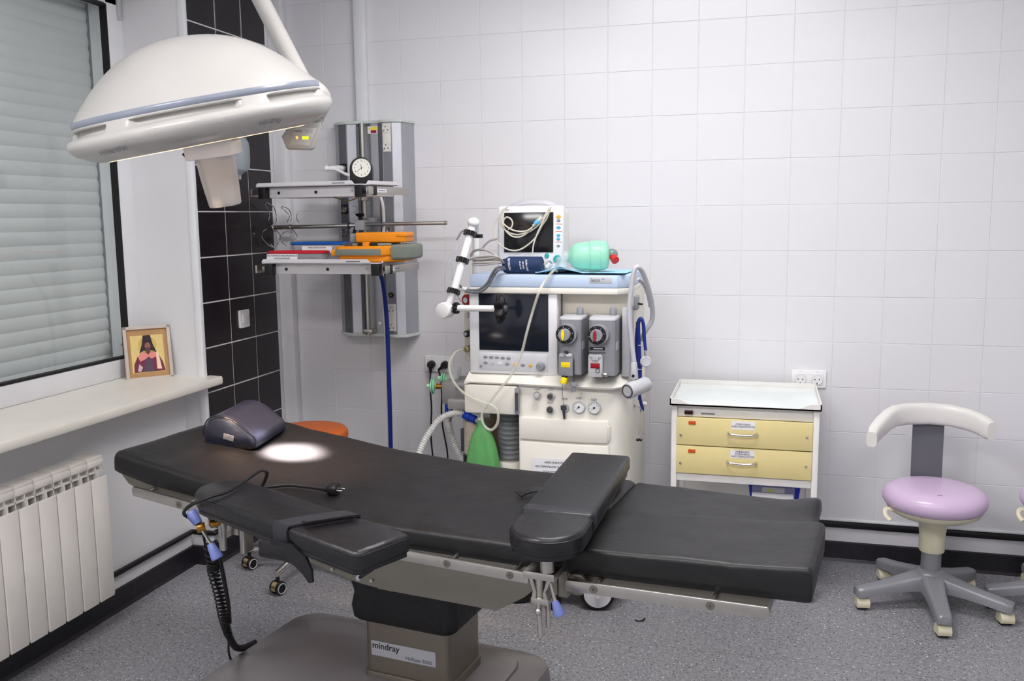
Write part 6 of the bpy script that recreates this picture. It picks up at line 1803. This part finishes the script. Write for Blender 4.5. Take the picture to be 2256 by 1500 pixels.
# tray top with rolled rim, higher corners at the front
g = G()
g.box(X0 - 0.006, Y0 - 0.012, 0.786, X1 + 0.006, Y1 + 0.012, 0.792)
def rim(p, q, hs):
    p, q = Vector(p), Vector(q)
    d = q - p
    n = Vector((-d.y, d.x, 0)).normalized() * 0.005
    g.loft([[p + d * t, p + d * t + n, p + d * t + n + Vector((0, 0, h)), p + d * t + Vector((0, 0, h))] for t, h in hs])
za = 0.786
rim((X0 - 0.006, Y0 - 0.012, za), (X1 + 0.006, Y0 - 0.012, za), [(0, 0.028), (0.07, 0.026), (0.13, 0.0075), (0.86, 0.0075), (0.93, 0.026), (1, 0.028)])
rim((X1 + 0.006, Y0 - 0.012, za), (X1 + 0.006, Y1 + 0.012, za), [(0, 0.028), (1, 0.028)])
rim((X1 + 0.006, Y1 + 0.012, za), (X0 - 0.006, Y1 + 0.012, za), [(0, 0.028), (1, 0.028)])
rim((X0 - 0.006, Y1 + 0.012, za), (X0 - 0.006, Y0 - 0.012, za), [(0, 0.028), (1, 0.028)])
g.obj('tray_top', M_TROLL, tr, ang=25)
G().box(X0 + 0.002, Y0 - 0.004, 0.7922, X1 - 0.002, Y1 + 0.004, 0.7935).obj('glass_sheet', mat('tray_glass', (232, 240, 238), 0.06), tr)
G().box(1.803, Y0 - 0.0005, 0.748, 1.836, Y0 + 0.013, 0.763, 0.001).obj('counter_display', mat('dark_display', (44, 8, 20), 0.25), tr)
G().box(1.868, Y0 + 0.009, 0.7495, 1.922, Y0 + 0.0125, 0.7545).obj('maker_mark', M_INKG, tr)
M_OBADGE = mat('orange_badge', (206, 82, 26), 0.45)
for zt, zb, txt in ((0.735, 0.622, ('СТЕРИЛЬНО', 'АНЕСТЕЗИОЛОГИЯ')), (0.618, 0.503, ('ИНЪЕКЦИИ', 'СТЕРИЛЬНО', 'АНЕСТЕЗИОЛОГИЯ'))):
    o = G().box(X0 + 0.022, Y0 - 0.004, zb, X1 - 0.024, Y0 + 0.02, zt, 0.002).obj('drawer', M_DRAWER, tr)
    Mh_ = facing((2.033, Y0 - 0.004, (zt + zb) / 2))
    G().tube([Mh_ @ Vector(p) for p in ((-0.056, 0.006, 0.0), (-0.054, 0.004, 0.014), (-0.040, 0.001, 0.022), (0, -0.001, 0.025), (0.040, 0.001, 0.022), (0.054, 0.004, 0.014), (0.056, 0.006, 0.0))], 0.0042, 10, 5).obj('handle', M_CHROME, o)
    for s_ in (-1, 1):
        G().lathe([(0.006, 0), (0.005, 0.003), (0.001, 0.004)], Mh_ @ Matrix.Translation((s_ * 0.245 + 0.002, -0.016 if s_ < 0 else 0.0, 0)), 14).obj('screw', M_CHROME, o)
    G().box(-0.213, 0.030, 0, -0.184, 0.044, 0.003, 0.0008, Mh_).obj('drawer_badge', M_OBADGE, o)
    Ml_ = Mh_ @ Matrix.Translation((0.002, 0.035, 0))
    G().box(-0.047, -0.017, 0, 0.047, 0.017, 0.0006, 0, Ml_).obj('paper_label', M_PAPER, o)
    for i, s_ in enumerate(txt):
        text(s_, 0.0095, Ml_ @ Matrix.Translation((0, (len(txt) - 1) * 0.0048 - i * 0.0096 - 0.001, 0.0008)), M_INK, o)
# blue bin on runners under the drawers
bb = thing('blue_bin', 'blue plastic bin with clear front hanging under the yellow drawers', 'bin', (2.16, -0.30, 0.33))
x0, x1, y0, y1, z0, z1 = 2.055, 2.275, -0.40, -0.16, 0.335, 0.462
loops = [[(x, y, z) for x, y in rrect((x1 - x0) * k_, (y1 - y0) * k_, 0.02, 5, (x0 + x1) / 2, (y0 + y1) / 2)] for z, k_ in ((z0, 0.84), (z1 - 0.02, 0.95), (z1 - 0.02, 1.0), (z1, 1.0), (z1, 0.95), (z0 + 0.006, 0.81))]
G().loft(loops).obj('bin_body', M_BLUEBIN, bb)
G().box(x0 + 0.02, y0 - 0.004, z1 - 0.075, x1 - 0.03, y0 + 0.02, z1 - 0.022, 0.004).obj('bin_window', M_CLEAR, bb)
G().box(x0 + 0.02, y0 - 0.007, z1 - 0.075, x1 - 0.035, y0 - 0.004, z1 - 0.050, 0.001).obj('paper_label', M_PAPER, bb)
G().box(x0 + 0.06, y0 - 0.006, z1 - 0.048, x0 + 0.15, y0 - 0.003, z1 - 0.026, 0.001).obj('bin_contents', M_LGREY, bb)
G().box(x0 + 0.085, y0 - 0.0075, z1 - 0.044, x0 + 0.105, y0 - 0.005, z1 - 0.034, 0.001).obj('bin_contents', mat('lime_packet', (200, 210, 70), 0.5), bb)
for xx in (x0 - 0.004, x1 + 0.004):
    G().box(xx - 0.004, y0, z1 - 0.02, xx + 0.004, y1, 0.470).obj('bin_runner', M_STEEL, bb)

# ================================================================== LILAC STOOLS
def stool(label, loc, rz, group, back=True):
    t = thing('operator_stool', label, 'stool', loc, rz, True, group)
    # cushion
    pr = [(0.001, 0.402), (0.15, 0.404), (0.176, 0.414), (0.188, 0.432), (0.190, 0.450), (0.184, 0.468), (0.168, 0.483), (0.140, 0.492), (0.09, 0.496), (0.001, 0.497)]
    G().lathe(pr, None, 64).obj('seat', M_LILAC, t, ang=70)
    G().lathe([(0.175, 0.412), (0.168, 0.396), (0.140, 0.380), (0.09, 0.370), (0.062, 0.362), (0.052, 0.34), (0.048, 0.30), (0.047, 0.235), (0.044, 0.230), (0.001, 0.230)], None, 48).obj('seat_pan', M_STOOLC, t, ang=50)
    G().box(-0.012, -0.175, 0.489, 0.006, -0.171, 0.4905, 0.0, Matrix.Translation((0.0, 0.045, 0.0035))).obj('seat_scratch', mat('scratch_brown', (120, 80, 76), 0.7), t)
    G().cyl((0, 0, 0.10), (0, 0, 0.24), 0.037, seg=32).obj('gas_column', M_STOOLG, t)
    # five spoke base
    def spoke(a):
        g = G()
        loops = []
        for x, w_, zt, zb in ((0.0, 0.046, 0.150, 0.085), (0.05, 0.045, 0.146, 0.082), (0.09, 0.038, 0.134, 0.080), (0.14, 0.034, 0.122, 0.076), (0.20, 0.031, 0.108, 0.068), (0.27, 0.028, 0.096, 0.056), (0.292, 0.026, 0.092, 0.055), (0.300, 0.020, 0.088, 0.058)):
            loops.append([(x, -w_, zb), (x, w_, zb), (x, w_, zt - 0.014), (x, w_ * 0.85, zt - 0.004), (x, w_ * 0.45, zt), (x, -w_ * 0.45, zt), (x, -w_ * 0.85, zt - 0.004), (x, -w_, zt - 0.014)])
        Mx = Matrix.Rotation(a, 4, 'Z')
        return G().loft(loops, M=Mx).obj('spoke', M_STOOLG, t, ang=55)
    angs = [math.radians(d) for d in (199, 271, 337, 121, 49)]
    G().lathe([(0.060, 0.082), (0.066, 0.118), (0.060, 0.142), (0.046, 0.152), (0.037, 0.158)], None, 36).obj('base_hub', M_STOOLG, t, ang=50)
    for a in angs:
        spoke(a)
        c = Vector((0.272 * math.cos(a), 0.272 * math.sin(a), 0.0))
        ax = Vector((math.cos(0.15 - rz), math.sin(0.15 - rz), 0))
        g = G().lathe([(0.020, -0.022), (0.0235, -0.020), (0.025, -0.010), (0.025, 0.010), (0.0235, 0.020), (0.020, 0.022)], frame(c + Vector((0, 0, 0.025)), ax), 24)
        g.obj('caster', M_RUBBER, t)
        loops = []
        side = Vector((-ax.y, ax.x, 0))
        ring = []
        for k_ in (-0.024, 0.024):
            ring.append([c + ax * k_ + side * (0.0268 * math.cos(b)) + Vector((0, 0, 0.026 + 0.0268 * math.sin(b))) for b in [-0.5 + (PI + 1.0) * i / 16 for i in range(17)]])
        G().loft(ring).obj('caster_hood', M_STOOLC, t)
        G().cyl(c + Vector((0, 0, 0.045)), c + Vector((0, 0, 0.062)), 0.010, seg=12).obj('caster_stem', M_DGREY, t)
    G().tube([(-0.150, -0.06, 0.405), (-0.182, -0.075, 0.410), (-0.186, -0.090, 0.392), (-0.170, -0.105, 0.375)], 0.009, 10, 5, 0.6).obj('height_lever', M_STOOLC, t)
    if back:
        strip_ = [(0, 0.125, 0.400), (0, 0.170, 0.402), (0, 0.192, 0.415), (0, 0.198, 0.45), (0, 0.203, 0.56), (0, 0.205, 0.70)]
        P = catmull([Vector(p) for p in strip_], 6)
        loops = []
        for i, p in enumerate(P):
            d = (P[min(i + 1, len(P) - 1)] - P[max(i - 1, 0)]).normalized()
            n_ = Vector((1, 0, 0)).cross(d).normalized() * 0.005
            loops.append([p + Vector((-0.059, 0, 0)) - n_, p + Vector((0.059, 0, 0)) - n_, p + Vector((0.059, 0, 0)) + n_, p + Vector((-0.059, 0, 0)) + n_])
        G().loft(loops).obj('back_strap', M_STRAPG, t, ang=40)
        # crescent arm and back support
        arc = [(-0.285, -0.01, 0.668, 0.030, 0.020), (-0.272, 0.03, 0.680, 0.036, 0.024), (-0.24, 0.075, 0.700, 0.040, 0.026), (-0.20, 0.118, 0.722, 0.042, 0.026), (-0.165, 0.150, 0.733, 0.043, 0.026), (-0.10, 0.182, 0.738, 0.044, 0.026), (0.0, 0.196, 0.740, 0.044, 0.026), (0.09, 0.186, 0.738, 0.044, 0.026), (0.16, 0.150, 0.732, 0.043, 0.026), (0.205, 0.108, 0.724, 0.042, 0.026), (0.232, 0.07, 0.714, 0.040, 0.026), (0.240, 0.05, 0.710, 0.034, 0.018)]
        loops = []
        arc = [(x * 0.84, y, z, h, w_) for x, y, z, h, w_ in arc]
        for i, (x, y, z, h, w_) in enumerate(arc):
            q0 = arc[max(0, i - 1)]; q1 = arc[min(len(arc) - 1, i + 1)]
            d = Vector((q1[0] - q0[0], q1[1] - q0[1], 0)).normalized()
            s_ = Vector((-d.y, d.x, 0))
            lp = []
            for k_ in range(20):
                a = 2 * PI * k_ / 20
                ca, sa_ = math.cos(a), math.sin(a)
                px_ = math.copysign(abs(ca) ** 0.6, ca) * w_
                pz_ = math.copysign(abs(sa_) ** 0.6, sa_) * h
                lp.append(Vector((x, y, z)) + s_ * px_ + Vector((0, 0, pz_)))
            loops.append(lp)
        G().loft(loops).obj('back_support', M_STOOLW, t, ang=60)
    return t
stool('white and lilac operator stool with a crescent arm support beside the drawer trolley', (2.765, -0.43, 0), 0.0, 'operator stools by the tiled wall')
stool('lilac operator stool standing farther from the trolley than the crescent backed one', (3.275, -0.37, 0), math.radians(-16), 'operator stools by the tiled wall', back=False)

# ------------------------------------------------------------------ orange stool behind the table
os_ = thing('round_stool', 'round stool with an orange vinyl seat and chrome five leg base behind the table', 'stool', (0.19, -0.66, 0), 0, True)
G().lathe([(0.001, 0.580), (0.15, 0.582), (0.166, 0.590), (0.172, 0.606), (0.170, 0.628), (0.160, 0.640), (0.13, 0.645), (0.001, 0.646)], None, 56).obj('seat', M_ORSEAT, os_, ang=60)
G().cyl((0, 0, 0.55), (0, 0, 0.582), 0.09, seg=28).obj('seat_plate', M_BLACK, os_)
G().cyl((0, 0, 0.34), (0, 0, 0.56), 0.014, seg=18).obj('piston', M_CHROME, os_)
G().cyl((0, 0, 0.10), (0, 0, 0.36), 0.025, seg=22).obj('gas_column', M_CHROME, os_)
G().cyl((0, 0, 0.085), (0, 0, 0.145), 0.04, seg=24, bev=0.006).obj('base_hub', M_CHROME, os_)
for i in range(5):
    a = math.radians(195 + 72 * i)
    d = Vector((math.cos(a), math.sin(a), 0))
    G().tube([d * 0.03 + Vector((0, 0, 0.118)), d * 0.15 + Vector((0, 0, 0.106)), d * 0.30 + Vector((0, 0, 0.090))], lambda t: 0.019 - 0.004 * t, 14, 3).obj('leg', M_CHROME, os_)
    c = d * 0.29
    ax = Vector((0.85, -0.3, 0)).normalized()
    G().cyl(c + Vector((0, 0, 0.05)), c + Vector((0, 0, 0.082)), 0.008, seg=12).obj('caster_stem', M_BLACK, os_)
    o = None
    for s_ in (-1, 1):
        G().lathe([(0.016, -0.006), (0.026, -0.006), (0.028, -0.003), (0.028, 0.003), (0.026, 0.006), (0.016, 0.006)], frame(c + ax * (s_ * 0.019) + Vector((0, 0, 0.028)), ax), 24).obj('caster_wheel', M_BLACK, os_)
        G().torus(0.021, 0.0025, frame(c + ax * (s_ * 0.0255) + Vector((0, 0, 0.028)), ax), 24, 6).obj('wheel_ring', M_LGREY, os_)
    side = Vector((-ax.y, ax.x, 0))
    ring = []
    for k_ in (-0.013, 0.013):
        ring.append([c + ax * k_ + side * (0.0285 * math.cos(b)) + Vector((0, 0, 0.029 + 0.0285 * math.sin(b))) for b in [-0.35 + (PI + 0.7) * i_ / 16 for i_ in range(17)]])
    G().loft(ring).obj('caster_hood', mat('gold_chrome', (206, 186, 140), 0.15, metal=1.0), os_)

hk = thing('floor_scrap', 'thin curled black scrap lying on the vinyl floor near the machine caster', 'scrap', (1.66, -0.83, 0))
G().tube([(1.655, -0.845, 0.004), (1.668, -0.850, 0.003), (1.683, -0.842, 0.004), (1.690, -0.828, 0.007)], 0.003, 6, 5).obj('curl', M_BLACK, hk)
